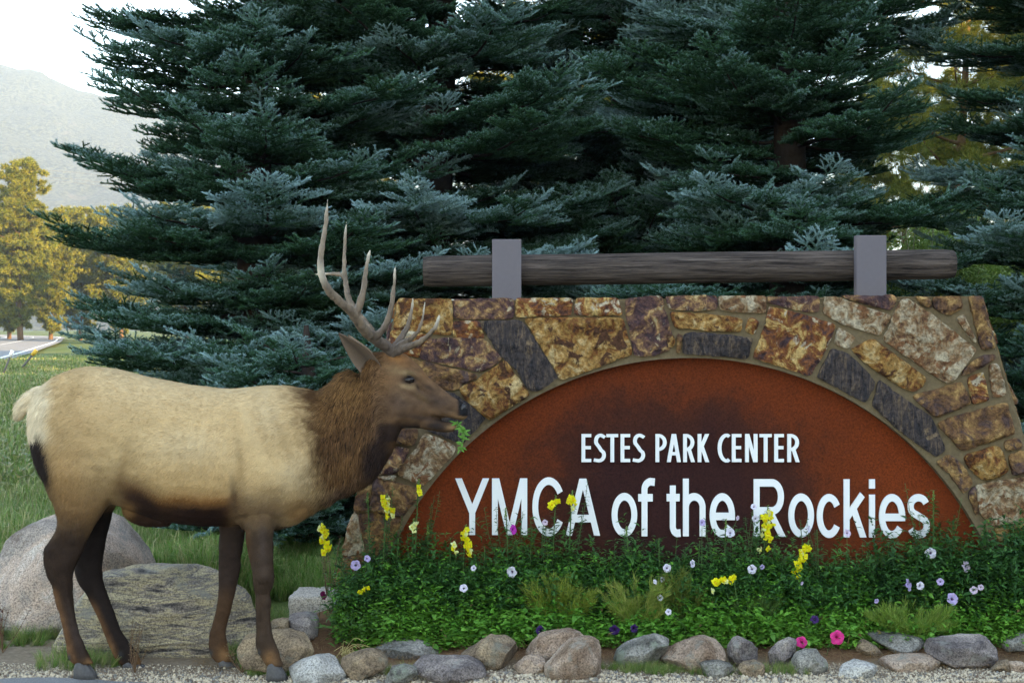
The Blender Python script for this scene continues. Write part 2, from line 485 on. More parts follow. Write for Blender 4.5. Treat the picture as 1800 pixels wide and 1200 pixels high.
def spray(seed):
    rr = np.random.default_rng(seed); parts = []
    L = .29 + .09 * rr.random(); nseg = 5; main = [np.array([0, L * k / nseg, .02 * (k / nseg) ** 2 + rr.normal() * .004]) for k in range(nseg + 1)]
    for k in range(nseg):
        parts.append(brush(main[k], main[k + 1], rr, 420, .1 + .17 * k, .25 + .17 * k))
    s = .05; side = 1
    while s < .95:
        side = -side; k = int(s * nseg); o = main[k] * (1 - (s * nseg - k)) + main[min(k + 1, nseg)] * (s * nseg - k)
        ll = (.05 + .145 * (1 - s) ** .8) * (.8 + .4 * rr.random()); an = R(42 + 16 * rr.random())
        d = np.array([math.sin(an) * side, math.cos(an), .16 + .42 * rr.random()]); d /= np.linalg.norm(d)
        e = o + d * ll; m_ = o + d * ll * .5
        parts.append(brush(o, m_, rr, 420, .2 + .35 * s, .45 + .3 * s)); parts.append(brush(m_, e, rr, 420, .45 + .3 * s, .75 + .25 * s))
        if ll > .10:
            for t_ in (.35, .65):
                for sg in (-1, 1):
                    if rr.random() < .75:
                        a2 = an * side + sg * R(45); d2 = np.array([math.sin(a2), math.cos(a2), .12 + .25 * rr.random()]); d2 /= np.linalg.norm(d2)
                        o2 = o + d * ll * t_; parts.append(brush(o2, o2 + d2 * ll * .42, rr, 420, .45, .9))
        s += .095 + .035 * rr.random()
    return merge3(parts)

SPRAYS = [proto('spruce_spray', v, f_, M_SPRUCE, attrs={'tone': t_}) for v, f_, t_ in (spray(100 + k) for k in range(7))]

def orient(d, roll):
    d = d / np.linalg.norm(d, axis=1, keepdims=True)
    return np.stack([np.arcsin(np.clip(d[:, 2], -1, 1)), roll, np.arctan2(-d[:, 0], d[:, 1])], -1)

def spruce(X, Y, H, Rad, label, seed, z0=.25, gap=None, squash=1.0, low=.75):
    rr = np.random.default_rng(seed); gz = float(ground_z(X, Y))
    tr = thing('spruce_tree', label, 'spruce tree', (X, Y, gz), 'blue spruces behind the stone sign')
    zt = np.linspace(-.1, H * .98, 22)
    parts = [tube(np.stack([X + .04 * np.sin(zt * 1.3 + seed), Y + .04 * np.cos(zt), gz + zt], -1), .17 * (1 - zt / H) + .015, 10)]
    pts, dirs, sc, tint = [], [], [], []
    z = z0
    while z < H - .25:
        k = int(7 + rr.integers(0, 3)); ph = rr.random() * 6.28
        for j in range(k):
            a = ph + j * 2 * np.pi / k + rr.normal() * .16
            L = Rad * (1 - z / H) ** .62 * (.72 + .42 * rr.random()) + .15
            if z < 1.4: L *= low + (1 - low) * z / 1.4
            u = np.array([math.cos(a), math.sin(a)])
            if rr.random() < .34: L *= rr.uniform(.38, .7)
            if gap is not None and gap(z, a, rr): continue
            zz = z + rr.normal() * .07; dro = -.10 - .12 * rr.random() + .30 * (z / H)
            s = np.linspace(0, 1, 8); zp = gz + zz + L * (dro * s + .17 * s ** 2.5) + (.02 * L) * np.sin(s * 9 + rr.random() * 6)
            bend = rr.normal() * .1; ang = a + bend * s
            path = np.stack([X + L * s * np.cos(ang), Y + L * s * np.sin(ang), zp], -1)
            parts.append(tube(path, .022 * (1 - s) * (L / 2) + .005, 4, False))
            bt = rr.normal() * .25
            n_l = max(3, int(L / .115)); ss = np.linspace(.16, 1, n_l)
            for q_, sv in enumerate(ss):
                ax = np.array([np.interp(sv, s, path[:, c_]) for c_ in range(3)]); fw = np.array([math.cos(a + bend * sv), math.sin(a + bend * sv), 0])
                lat = np.array([-fw[1], fw[0], 0])
                reach = min(.75, .16 + .52 * L * .45 * (1 - sv) ** .7) * (.8 + .4 * rr.random())
                upn = (sv ** 2) * .22
                if sv > .97:
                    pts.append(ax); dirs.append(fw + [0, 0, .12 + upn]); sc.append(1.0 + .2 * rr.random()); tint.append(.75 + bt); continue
                for sg in (-1, 1):
                    r_ = 0.04
                    while r_ < reach:
                        dd = fw * (.75 + .3 * rr.random()) + lat * sg * .75 + np.array([0, 0, -.10 + .16 * rr.random() + upn])
                        p_ = ax + (fw * .45 + lat * sg * .9) * r_ + np.array([0, 0, -.08 * r_ + rr.normal() * .015])
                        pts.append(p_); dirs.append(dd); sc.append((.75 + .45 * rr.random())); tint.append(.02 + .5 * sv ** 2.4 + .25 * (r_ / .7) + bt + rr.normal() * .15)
                        r_ += .19 + .05 * rr.random()
        z += .21 + .09 * rr.random() + .04 * z / H
    pts = np.array(pts); dirs = np.array(dirs); n = len(pts)
    tv, tf = join(parts)
    mobj('trunk', tv, tf, M_BARK, tr)
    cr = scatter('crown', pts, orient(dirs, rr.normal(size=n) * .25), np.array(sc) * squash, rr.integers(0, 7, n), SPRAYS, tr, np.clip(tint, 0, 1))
    cr['kind'] = 'stuff'
    return n

nS = 0
def gapS3(z, a, rr):      # a few missing boughs, where the photograph shows the sky through the crown
    return rr.random() < (.26 if z > 2.8 else .04)
def gapS1(z, a, rr): return rr.random() < (.26 if z > 2.9 else .0)
T = [(P(455, 0, 12.6)[0], 12.6, 16, 1.5, 'blue spruce with silvery bough tips standing nearest the road, right behind the bull elk', 1, gapS1),
     (P(770, 0, 13.2)[0], 13.2, 13.5, 1.85, 'dense blue spruce rising straight behind the left end of the wooden log', 2, gapS1),
     (P(1090, 0, 15.2)[0], 15.2, 13.0, 1.9, 'shaded dark green spruce set back behind the middle of the log', 3, gapS3),
     (P(1380, 0, 12.7)[0], 12.7, 13, 1.8, 'broad spruce whose dark trunk shows above the right half of the log', 4, gapS3),
     (P(1245, 0, 16.8)[0], 16.8, 13, 1.9, 'farther dark spruce filling the gap between the two right hand trees', 6, None),
     (P(545, 0, 10.9)[0], 10.9, 1.75, 1.25, 'low young spruce in the shade behind the chest of the elk', 8, None),
     (P(600, 0, 16.5)[0], 16.5, 12.0, 1.7, 'farther dark spruce standing behind the antlers', 7, gapS1),
     (P(1935, 0, 12.0)[0], 12.0, 11.0, 1.5, 'spruce cut by the right edge, its boughs hanging beside the end of the wall', 5, gapS3)]
for X_, Y_, H_, R_, lb, sd_, gp in T:
    nS += spruce(X_, Y_, H_, R_, lb, sd_, gap=gp, low=.5 if sd_ == 1 else .8)
print('sprays', nS)
# ------------------------------------------------------------------ the stone sign
WY = 8.0        # front face of the wall
ACX, ACY, ARR = 1213.0, 1203.0, 574.0
sg = thing('stone_sign', 'low stone entrance wall with rust red arched panel, white lettering and a log on top', 'sign', (1.0, 8.25, 0.0))

def stone_mat(name, stops, patch, patch_lo, scale=12.0, rough=.8, bs=1.0, streak=None):
    stops = [(.5 + (p_ - .5) * .72, c_) for p_, c_ in stops]; patch_lo = .5 + (patch_lo - .5) * .62
    m, t, nd, ln, b = newmat(name)
    w_ = orand(nd, ln, 60); co = coords(nd)
    if streak is not None:
        mp = nd.new('ShaderNodeMapping'); mp.inputs['Scale'].default_value = streak[:3]; mp.inputs['Rotation'].default_value = (0, streak[3], 0)
        ln.new(co, mp.inputs['Vector']); co2 = mp.outputs[0]
    else: co2 = co
    n = noise(nd, ln, scale, 8, .66, co2, w_, .9)
    r = ramp(nd, stops); ln.new(n, r.inputs[0])
    n2 = noise(nd, ln, scale * .8, 6, .6, co, w_, 1.4)
    r2 = ramp(nd, [(patch_lo, (0, 0, 0)), (patch_lo + .05, (1, 1, 1))]); ln.new(n2, r2.inputs[0])
    c = mixc(nd, ln, r2.outputs[0], r.outputs[0], patch)
    n3 = noise(nd, ln, 55, 5, .7, co, w_)
    r3 = ramp(nd, [(.34, (.35, .33, .32)), (.5, (1, 1, 1)), (.66, (1.6, 1.55, 1.5))]); ln.new(n3, r3.inputs[0])
    c = mixc(nd, ln, .8, c, r3.outputs[0], 'MULTIPLY')
    ln.new(c, b.inputs[0]); b.inputs['Roughness'].default_value = rough; b.inputs['Specular IOR Level'].default_value = .14
    mu = nd.new('ShaderNodeMath'); mu.operation = 'MULTIPLY_ADD'; mu.inputs[1].default_value = .35; ln.new(n3, mu.inputs[0]); ln.new(n, mu.inputs[2])
    bump(nd, ln, b, mu.outputs[0], bs, .035)
    return m
RUST, GOLD, OCH, PUR, PALE = (.19, .062, .02), (.34, .19, .065), (.25, .13, .04), (.05, .028, .03), (.44, .37, .27)
S_RUST = stone_mat('stone_rust', [(.33, PUR), (.43, (.16, .06, .03)), (.5, RUST), (.57, GOLD), (.66, (.5, .34, .14))], PALE, .60)
S_GOLD = stone_mat('stone_gold', [(.32, (.05, .025, .018)), (.42, (.17, .06, .02)), (.5, OCH), (.58, GOLD), (.7, (.48, .35, .18))], (.08, .035, .02), .58)
S_PURP = stone_mat('stone_purple', [(.35, (.05, .03, .035)), (.47, (.10, .05, .045)), (.55, (.17, .09, .055)), (.63, (.34, .19, .08)), (.7, (.4, .3, .16))], (.36, .30, .20), .64)
S_DARK = stone_mat('stone_dark', [(.35, (.028, .026, .03)), (.5, (.055, .043, .042)), (.6, (.085, .062, .052)), (.72, (.16, .11, .07))], (.19, .13, .08), .68, 7, .75, .8, (6, 6, 1.2, .7))
S_BROWN = stone_mat('stone_brown', [(.35, (.06, .035, .03)), (.47, (.14, .07, .035)), (.55, (.22, .12, .05)), (.65, (.36, .22, .09))], (.09, .055, .05), .62, 7)
S_PALE = stone_mat('stone_pale', [(.32, (.12, .06, .035)), (.42, (.23, .13, .065)), (.5, (.30, .22, .14)), (.6, (.42, .35, .25))], (.19, .085, .04), .57)
SM = {'r': S_RUST, 'g': S_GOLD, 'p': S_PURP, 'd': S_DARK, 'b': S_BROWN, 'w': S_PALE}

def poly_clean(pts):
    p = np.asarray(pts, float)
    a = 0.5 * np.sum(p[:, 0] * np.roll(p[:, 1], -1) - np.roll(p[:, 0], -1) * p[:, 1])
    return p if a > 0 else p[::-1]

def inside(px, py, poly):
    n = len(poly); r = np.zeros(px.shape, bool); j = n - 1
    for i in range(n):
        xi, yi = poly[i]; xj, yj = poly[j]
        c_ = ((yi > py) != (yj > py)) & (px < (xj - xi) * (py - yi) / (yj - yi + 1e-12) + xi); r ^= c_; j = i
    return r

def edge_dist(px, py, poly):
    d = np.full(px.shape, 1e9)
    for i in range(len(poly)):
        a = poly[i]; b_ = poly[(i + 1) % len(poly)]; ab = b_ - a; L2 = (ab ** 2).sum() + 1e-12
        t = np.clip(((px - a[0]) * ab[0] + (py - a[1]) * ab[1]) / L2, 0, 1)
        d = np.minimum(d, np.hypot(px - a[0] - t * ab[0], py - a[1] - t * ab[1]))
    return d

def stone_mesh(poly, seed, step=.014, proud=.018, rough=.010, back=.05):
    """poly: local 2-D outline (x, z) in metres, anticlockwise. Returns V (x, depth towards viewer negative, z), faces"""
    poly = poly_clean(poly); rr = np.random.default_rng(seed)
    b = []
    for i in range(len(poly)):
        a = poly[i]; c_ = poly[(i + 1) % len(poly)]; L = np.hypot(*(c_ - a)); k = max(1, int(L / step))
        nrm = np.array([-(c_ - a)[1], (c_ - a)[0]]) / (L + 1e-9)
        for q_ in range(k):
            t = q_ / k; p_ = a + (c_ - a) * t
            j = fbm(np.array([[p_[0] * 28, p_[1] * 28, seed * 3.1]]), 5, 3)[0] * .0042 - .0035
            b.append(p_ + nrm * (j + (.006 if q_ == 0 else 0)))
    b = np.array(b); mn, mx = b.min(0), b.max(0)
    gx_, gy_ = np.meshgrid(np.arange(mn[0], mx[0], step), np.arange(mn[1], mx[1], step), indexing='ij')
    gx_ = gx_ + rr.uniform(-.35, .35, gx_.shape) * step; gy_ = gy_ + rr.uniform(-.35, .35, gy_.shape) * step
    gx_, gy_ = gx_.ravel(), gy_.ravel(); m_ = inside(gx_, gy_, b) & (edge_dist(gx_, gy_, b) > step * .55)
    pts = np.vstack([b, np.c_[gx_[m_], gy_[m_]]]); nb = len(b)
    vs, es, fs, *_ = geometry.delaunay_2d_cdt([Vector(p_) for p_ in pts], [], [list(range(nb))], 1, 1e-7)
    pts = np.array([v[:] for v in vs]); fs = np.array([f_ for f_ in fs if len(f_) == 3])
    d = edge_dist(pts[:, 0], pts[:, 1], b)
    h = np.zeros(len(pts)); span = max(mx - mn)
    fac = np.full(len(pts), 9.0)
    for q_ in range(6):
        c0 = rr.uniform(mn, mx); g_ = rr.normal(size=2) * .32; fac = np.minimum(fac, proud + .010 + .006 * rr.random() + (pts - c0) @ g_ * .5)
    fac = np.maximum(fac, proud * .35)
    s3 = np.c_[pts * 16, np.full(len(pts), seed * 1.7)]
    h = np.minimum(fac, proud + .02) + rough * fbm(s3, 8, 4) * .9
    rd = rough * np.round(fbm(s3 * .6, 13, 2) * 3) / 3 * .8
    h = np.maximum(h + rd, .006) * (.5 + .5 * sstep(d, 0, .012)) + .004
    V = np.c_[pts[:, 0], -h, pts[:, 1]]
    bi = np.where(d < 1e-6)[0]
    # boundary loop in the triangulation: use original order when kept
    nv = len(V); order = []
    from_b = {tuple(np.round(p_, 6)): i for i, p_ in enumerate(pts)}
    for p_ in b:
        i = from_b.get(tuple(np.round(p_, 6)))
        if i is not None: order.append(i)
    order = np.array(order); k = len(order)
    V = np.vstack([V, np.c_[pts[order, 0], np.full(k, back), pts[order, 1]]])
    i = np.arange(k); j = (i + 1) % k
    side = np.stack([order[i], nv + i, nv + j, order[j]], -1)
    return V, [fs, side]

def zz(ox, oy, s, pts):
    return np.array([(ox + x_ / s, oy + y_ / s) for x_, y_ in pts])

STONES = []
def S(ox, oy, s, k, pts): STONES.append((k, zz(ox, oy, s, pts)))
A5 = (640, 500, 4)
S(*A5, 'g', [(245, 105), (610, 100), (620, 220), (612, 350), (520, 350), (420, 330), (210, 315), (225, 200)])
S(*A5, 'p', [(632, 108), (1045, 98), (1055, 160), (1048, 235), (760, 245), (640, 235)])
S(*A5, 'r', [(632, 265), (805, 255), (845, 375), (630, 365)])
S(*A5, 'r', [(200, 322), (420, 345), (470, 375), (400, 430), (385, 515), (290, 490), (170, 430)])
S(*A5, 'p', [(405, 430), (430, 388), (700, 375), (850, 388), (965, 520), (870, 590), (815, 610), (395, 520)])
S(*A5, 'b', [(165, 450), (290, 510), (395, 535), (790, 630), (785, 665), (690, 700), (640, 745), (560, 730), (440, 690), (130, 600)])
S(*A5, 'g', [(670, 735), (780, 680), (985, 535), (1160, 770), (880, 950), (780, 870), (700, 790)])
S(*A5, 'd', [(560, 745), (650, 780), (850, 940), (690, 1110), (440, 1020), (430, 900)])
S(*A5, 'r', [(120, 620), (430, 705), (545, 745), (415, 900), (330, 990), (60, 900)])
S(*A5, 'b', [(225, 1010), (375, 1015), (380, 1060), (340, 1130), (220, 1110)])
S(*A5, 'p', [(50, 920), (215, 1000), (210, 1110), (150, 1180), (10, 1120)])
S(580, 400, 3, 'd', [(788, 497), (1003, 490), (1060, 560), (1200, 790), (1105, 855), (1050, 855), (985, 750), (915, 690), (850, 600)])
A6 = (590, 720, 4)
S(*A6, 'w', [(625, 170), (680, 180), (840, 260), (835, 300), (620, 530), (440, 455), (435, 430), (570, 270)])
S(*A6, 'p', [(420, 255), (515, 280), (430, 445), (270, 450), (190, 440), (300, 310)])
S(*A6, 'w', [(295, 472), (425, 462), (422, 497), (380, 500)])
S(*A6, 'b', [(275, 482), (420, 505), (570, 560), (575, 610), (468, 752), (245, 708)])
S(*A6, 'b', [(175, 465), (258, 462), (232, 718), (128, 706), (145, 590)])
S(*A6, 'b', [(160, 732), (330, 725), (468, 765), (400, 925), (300, 1000), (190, 900)])
S(*A6, 'w', [(128, 718), (152, 735), (182, 900), (198, 1000), (45, 1028), (80, 850)])
S(*A6, 'b', [(40, 1045), (195, 1020), (390, 965), (370, 1100), (330, 1240), (-10, 1240)])
A7 = (900, 500, 6)
S(*A7, 'r', [(48, 150), (635, 148), (620, 320), (420, 325), (48, 342)])
S(*A7, 'r', [(682, 148), (1110, 145), (1155, 318), (870, 325), (660, 310)])
S(*A7, 'g', [(145, 370), (250, 358), (1155, 352), (1262, 735), (1100, 785), (860, 885), (515, 1000), (440, 850), (300, 640)])
S(*A7, 'p', [(1200, 155), (1500, 125), (1578, 130), (1600, 250), (1705, 640), (1600, 710), (1450, 752), (1290, 745), (1240, 450), (1200, 300)])
A4 = (1180, 400, 2.903)
S(*A4, 'p', [(-27, 352), (228, 348), (230, 416), (100, 422), (-8, 412)])
S(*A4, 'w', [(245, 352), (478, 352), (476, 432), (330, 428), (250, 413)])
S(*A4, 'g', [(-8, 432), (120, 437), (358, 465), (353, 528), (200, 523), (20, 508)])
S(*A4, 'r', [(397, 462), (443, 477), (420, 548), (378, 530)])
S(*A4, 'd', [(67, 542), (130, 532), (408, 562), (388, 664), (200, 651), (60, 638)])
S(*A4, 'b', [(32, 540), (52, 545), (42, 640), (26, 640)])
S(*A4, 'g', [(-22, 540), (12, 550), (16, 600), (-15, 612)])
S(*A4, 'p', [(490, 355), (753, 352), (752, 428), (650, 424), (492, 378)])
S(*A4, 'r', [(500, 405), (630, 433), (835, 497), (797, 600), (705, 752), (420, 662), (455, 560), (484, 490)])
S(*A4, 'w', [(788, 352), (850, 357), (1115, 452), (1058, 547), (850, 482), (774, 430)])
S(*A4, 'p', [(872, 350), (1138, 348), (1145, 380), (1118, 420), (950, 378)])
S(*A4, 'w', [(1192, 362), (1300, 424), (1552, 622), (1440, 780), (1390, 785), (1085, 573), (1104, 520), (1152, 400)])
S(*A4, 'b', [(1245, 352), (1308, 357), (1322, 408), (1270, 385)])
S(*A4, 'b', [(1338, 357), (1472, 350), (1482, 410), (1410, 447), (1342, 413)])
S(*A4, 'w', [(1455, 465), (1490, 442), (1550, 585), (1500, 530)])
S(*A4, 'b', [(1517, 352), (1578, 350), (1650, 608), (1582, 622)])
S(*A4, 'w', [(852, 512), (936, 560), (898, 617), (835, 590)])
S(*A4, 'g', [(918, 620), (1025, 568), (1296, 765), (1287, 798), (1235, 836), (1152, 797), (1002, 700)])
S(*A4, 'd', [(822, 618), (898, 642), (1018, 760), (1036, 800), (988, 890), (850, 815), (745, 763)])
S(*A4, 'd', [(1062, 778), (1130, 833), (1326, 970), (1396, 1130), (1348, 1165), (1180, 1045), (1030, 908)])
S(*A4, 'b', [(1234, 860), (1478, 788), (1526, 893), (1350, 966), (1292, 918)])
S(*A4, 'r', [(1512, 772), (1588, 738), (1616, 878), (1540, 898)])
S(*A4, 'b', [(1484, 742), (1560, 663), (1648, 643), (1652, 673), (1482, 758)])
S(*A4, 'w', [(1622, 702), (1655, 692), (1700, 800), (1703, 853), (1642, 866)])
S(*A4, 'b', [(1362, 1002), (1400, 978), (1708, 893), (1748, 1048), (1482, 1135)])
A8 = (1600, 740, 4)
S(*A8, 'g', [(388, 242), (600, 173), (638, 203), (686, 345), (600, 397), (502, 412), (442, 350), (388, 290)])
S(*A8, 'b', [(183, 287), (270, 234), (378, 322), (436, 430), (375, 506), (272, 370)])
S(*A8, 'b', [(658, 147), (758, 118), (785, 185), (672, 203)])
S(*A8, 'b', [(692, 240), (800, 205), (840, 350), (722, 382)])
S(*A8, 'w', [(462, 452), (600, 423), (800, 395), (852, 388), (905, 680), (582, 732), (492, 650)])
S(*A8, 'g', [(700, 745), (915, 700), (940, 830), (740, 835)])
S(*A8, 'g', [(592, 752), (680, 750), (725, 845), (622, 848)])
S(*A8, 'b', [(405, 520), (448, 455), (478, 650), (460, 655)])
S(*A8, 'b', [(520, 775), (580, 760), (615, 860), (740, 855), (770, 1010), (655, 1110), (560, 900)])
S(*A8, 'r', [(755, 850), (945, 840), (985, 1100), (800, 1100)])
S(*A8, 'p', [(665, 1120), (985, 1110), (1010, 1300), (720, 1310)])

def to_wall(p):
    return np.array([P(a, b_, WY)[[0, 2]] for a, b_ in p])
for i, (k, pts) in enumerate(STONES):
    p2 = to_wall(pts); c0 = p2.mean(0); loc = p2 - c0
    loc *= 1.012
    V, Fc = stone_mesh(loc, i + 3, rough={'d': .006}.get(k, .011), proud={'d': .02}.get(k, .018))
    o = link('stone', mesh_data('stone', V, Fc, smooth=False), SM[k], sg)
    o.location = (c0[0] - 1.0, WY - 8.25 - .002, c0[1])

# mortar core: trapezoid with the arch cut out
def arc_pts(r, a0, a1, n):
    a = np.linspace(a0, a1, n); return [(ACX + r * math.cos(t), ACY - r * math.sin(t)) for t in a]
GB = 1115
a_end = math.asin((ACY - GB) / ARR)
front = [(582, GB), (697, 529), (1727, 520), (1905, GB)] + arc_pts(ARR, a_end, math.pi - a_end, 72)
fp = poly_clean(to_wall(front)); mn, mx = fp.min(0), fp.max(0); st = .03
gx_, gy_ = np.meshgrid(np.arange(mn[0], mx[0], st), np.arange(mn[1], mx[1], st), indexing='ij'); gx_, gy_ = gx_.ravel(), gy_.ravel()
m_ = inside(gx_, gy_, fp) & (edge_dist(gx_, gy_, fp) > .012)
pts = np.vstack([fp, np.c_[gx_[m_], gy_[m_]]]); nb = len(fp)
vs, es, fs, *_ = geometry.delaunay_2d_cdt([Vector(p_) for p_ in pts], [], [list(range(nb))], 1, 1e-7)
pts = np.array([v[:] for v in vs]); fs = np.array([f_ for f_ in fs if len(f_) == 3])
d = edge_dist(pts[:, 0], pts[:, 1], fp)
h = .006 * fbm(np.c_[pts * 9, pts[:, 0] * 0], 71, 3) * sstep(d, 0, .02)
V = np.c_[pts[:, 0], WY + .008 - h, pts[:, 1]]; nv = len(V)
V = np.vstack([V, np.c_[fp[:, 0], np.full(nb, WY + .5), fp[:, 1]]])
i = np.arange(nb); j = (i + 1) % nb
side = np.stack([i, nv + i, nv + j, j], -1)
# back wall: plain slab closing the arch behind the panel
bk = to_wall([(582, GB), (697, 529), (1727, 520), (1905, GB)])
k0 = len(V); V = np.vstack([V, np.c_[bk[:, 0], np.full(4, WY + .502), bk[:, 1]]])
M_MORTAR = plain_mat('mortar', (.155, .113, .066), .95, .1, .22, 40, bump_s=.7, bump_d=.006)
mobj('mortar', V, [fs, side, np.array([[k0, k0 + 3, k0 + 2, k0 + 1]])], M_MORTAR, sg, smooth=False)

# end and back faces dressed with stones too
def face_stones(org, ux, uy, W, Hh, seed):
    rr = np.random.default_rng(seed); z = .02; row = 0; org = np.array(org, float); ux = np.array(ux, float); uy = np.array(uy, float)
    nrm = np.cross(ux, uy); nrm /= np.linalg.norm(nrm)
    while z < Hh - .06:
        hh = min(rr.uniform(.13, .24), Hh - z); x_ = 0.0
        while x_ < W - .03:
            ww = min(rr.uniform(.18, .42), W - x_)
            if W - x_ - ww < .1: ww = W - x_
            j = rr.uniform(-.012, .012, 8)
            pl = np.array([[.008 + j[0], .008 + j[1]], [ww - .008 + j[2], .008 + j[3]], [ww - .008 + j[4], hh - .008 + j[5]], [.008 + j[6], hh - .008 + j[7]]]) - [ww / 2, hh / 2]
            V, Fc = stone_mesh(pl, int(rr.integers(1, 9999)), step=.03)
            c_ = org + ux * (x_ + ww / 2) + uy * (z + hh / 2)
            Vw = V[:, :1] * ux + V[:, 2:] * uy - V[:, 1:2] * nrm
            o = link('stone', mesh_data('stone', Vw, Fc, smooth=False), SM[rr.choice(list('rgpbbw'))], sg)
            o.location = tuple(c_ - np.array([1.0, 8.25, 0]))
            x_ += ww
        z += hh
tl, tr_ = to_wall([(582, GB), (1905, GB)]); ul, ur = to_wall([(697, 529), (1727, 520)])
dl = np.array([ul[0] - tl[0], 0, ul[1] - tl[1]]); Ll = np.linalg.norm(dl)
dr = np.array([ur[0] - tr_[0], 0, ur[1] - tr_[1]]); Lr = np.linalg.norm(dr)
face_stones((tl[0], WY + .49, tl[1]), (0, -1, 0), dl / Ll, .47, Ll, 5)
face_stones((tr_[0], WY + .02, tr_[1]), (0, 1, 0), dr / Lr, .47, Lr, 6)
face_stones((ur[0], WY + .51, 0.0), (-1, 0, 0), (0, 0, 1), ur[0] - ul[0], 1.75, 7)

# rust panel
m, t, nd, ln, b = newmat('rusted_steel')
g_ = wpos(nd); n = noise(nd, ln, 3.2, 6, .62, g_); nf = noise(nd, ln, 90, 4, .75, g_); nm = noise(nd, ln, 14, 5, .6, g_)
sx_ = nd.new('ShaderNodeSeparateXYZ'); ln.new(g_, sx_.inputs[0])
pc = P(1190, 880, 8.07)
def math_(op, a, b2):
    q_ = nd.new('ShaderNodeMath'); q_.operation = op
    for s_, v in ((q_.inputs[0], a), (q_.inputs[1], b2)):
        if hasattr(v, 'links'): ln.new(v, s_)
        else: s_.default_value = v
    return q_.outputs[0]
dx = math_('MULTIPLY', math_('SUBTRACT', sx_.outputs[0], float(pc[0])), .72); dz = math_('SUBTRACT', sx_.outputs[2], float(pc[2]))
dist = math_('SQRT', math_('ADD', math_('MULTIPLY', dx, dx), math_('MULTIPLY', dz, dz)), 0)
dist = math_('ADD', dist, math_('MULTIPLY', math_('SUBTRACT', n, .5), .55))
dist = math_('MULTIPLY', math_('ADD', dist, math_('MULTIPLY', math_('SUBTRACT', nm, .5), .22)), .66)
r = ramp(nd, [(.20, (.036, .013, .012)), (.33, (.055, .017, .011)), (.46, (.125, .026, .009)), (.64, (.165, .031, .009))]); ln.new(dist, r.inputs[0])
r2 = ramp(nd, [(.33, (.45, .45, .5)), (.62, (1.3, 1.25, 1.2))]); ln.new(nf, r2.inputs[0])
ln.new(mixc(nd, ln, .75, r.outputs[0], r2.outputs[0], 'MULTIPLY'), b.inputs[0]); b.inputs['Roughness'].default_value = .8; b.inputs['Specular IOR Level'].default_value = .08
bump(nd, ln, b, nf, .35, .003)
PY = WY + .075
pa = to_wall(arc_pts(ARR + 6, .10, math.pi - .10, 60)); pa = np.vstack([pa, to_wall([(ACX - ARR, GB + 5), (ACX + ARR, GB + 5)])])
n_ = len(pa); V = np.vstack([np.c_[pa[:, 0], np.full(n_, PY), pa[:, 1]], np.c_[pa[:, 0], np.full(n_, PY + .008), pa[:, 1]]])
pan = mobj('sign_panel', V, [list(range(n_)), list(range(2 * n_ - 1, n_ - 1, -1))] + [[i, i + n_, (i + 1) % n_ + n_, (i + 1) % n_] for i in range(n_)], m, sg, smooth=False)

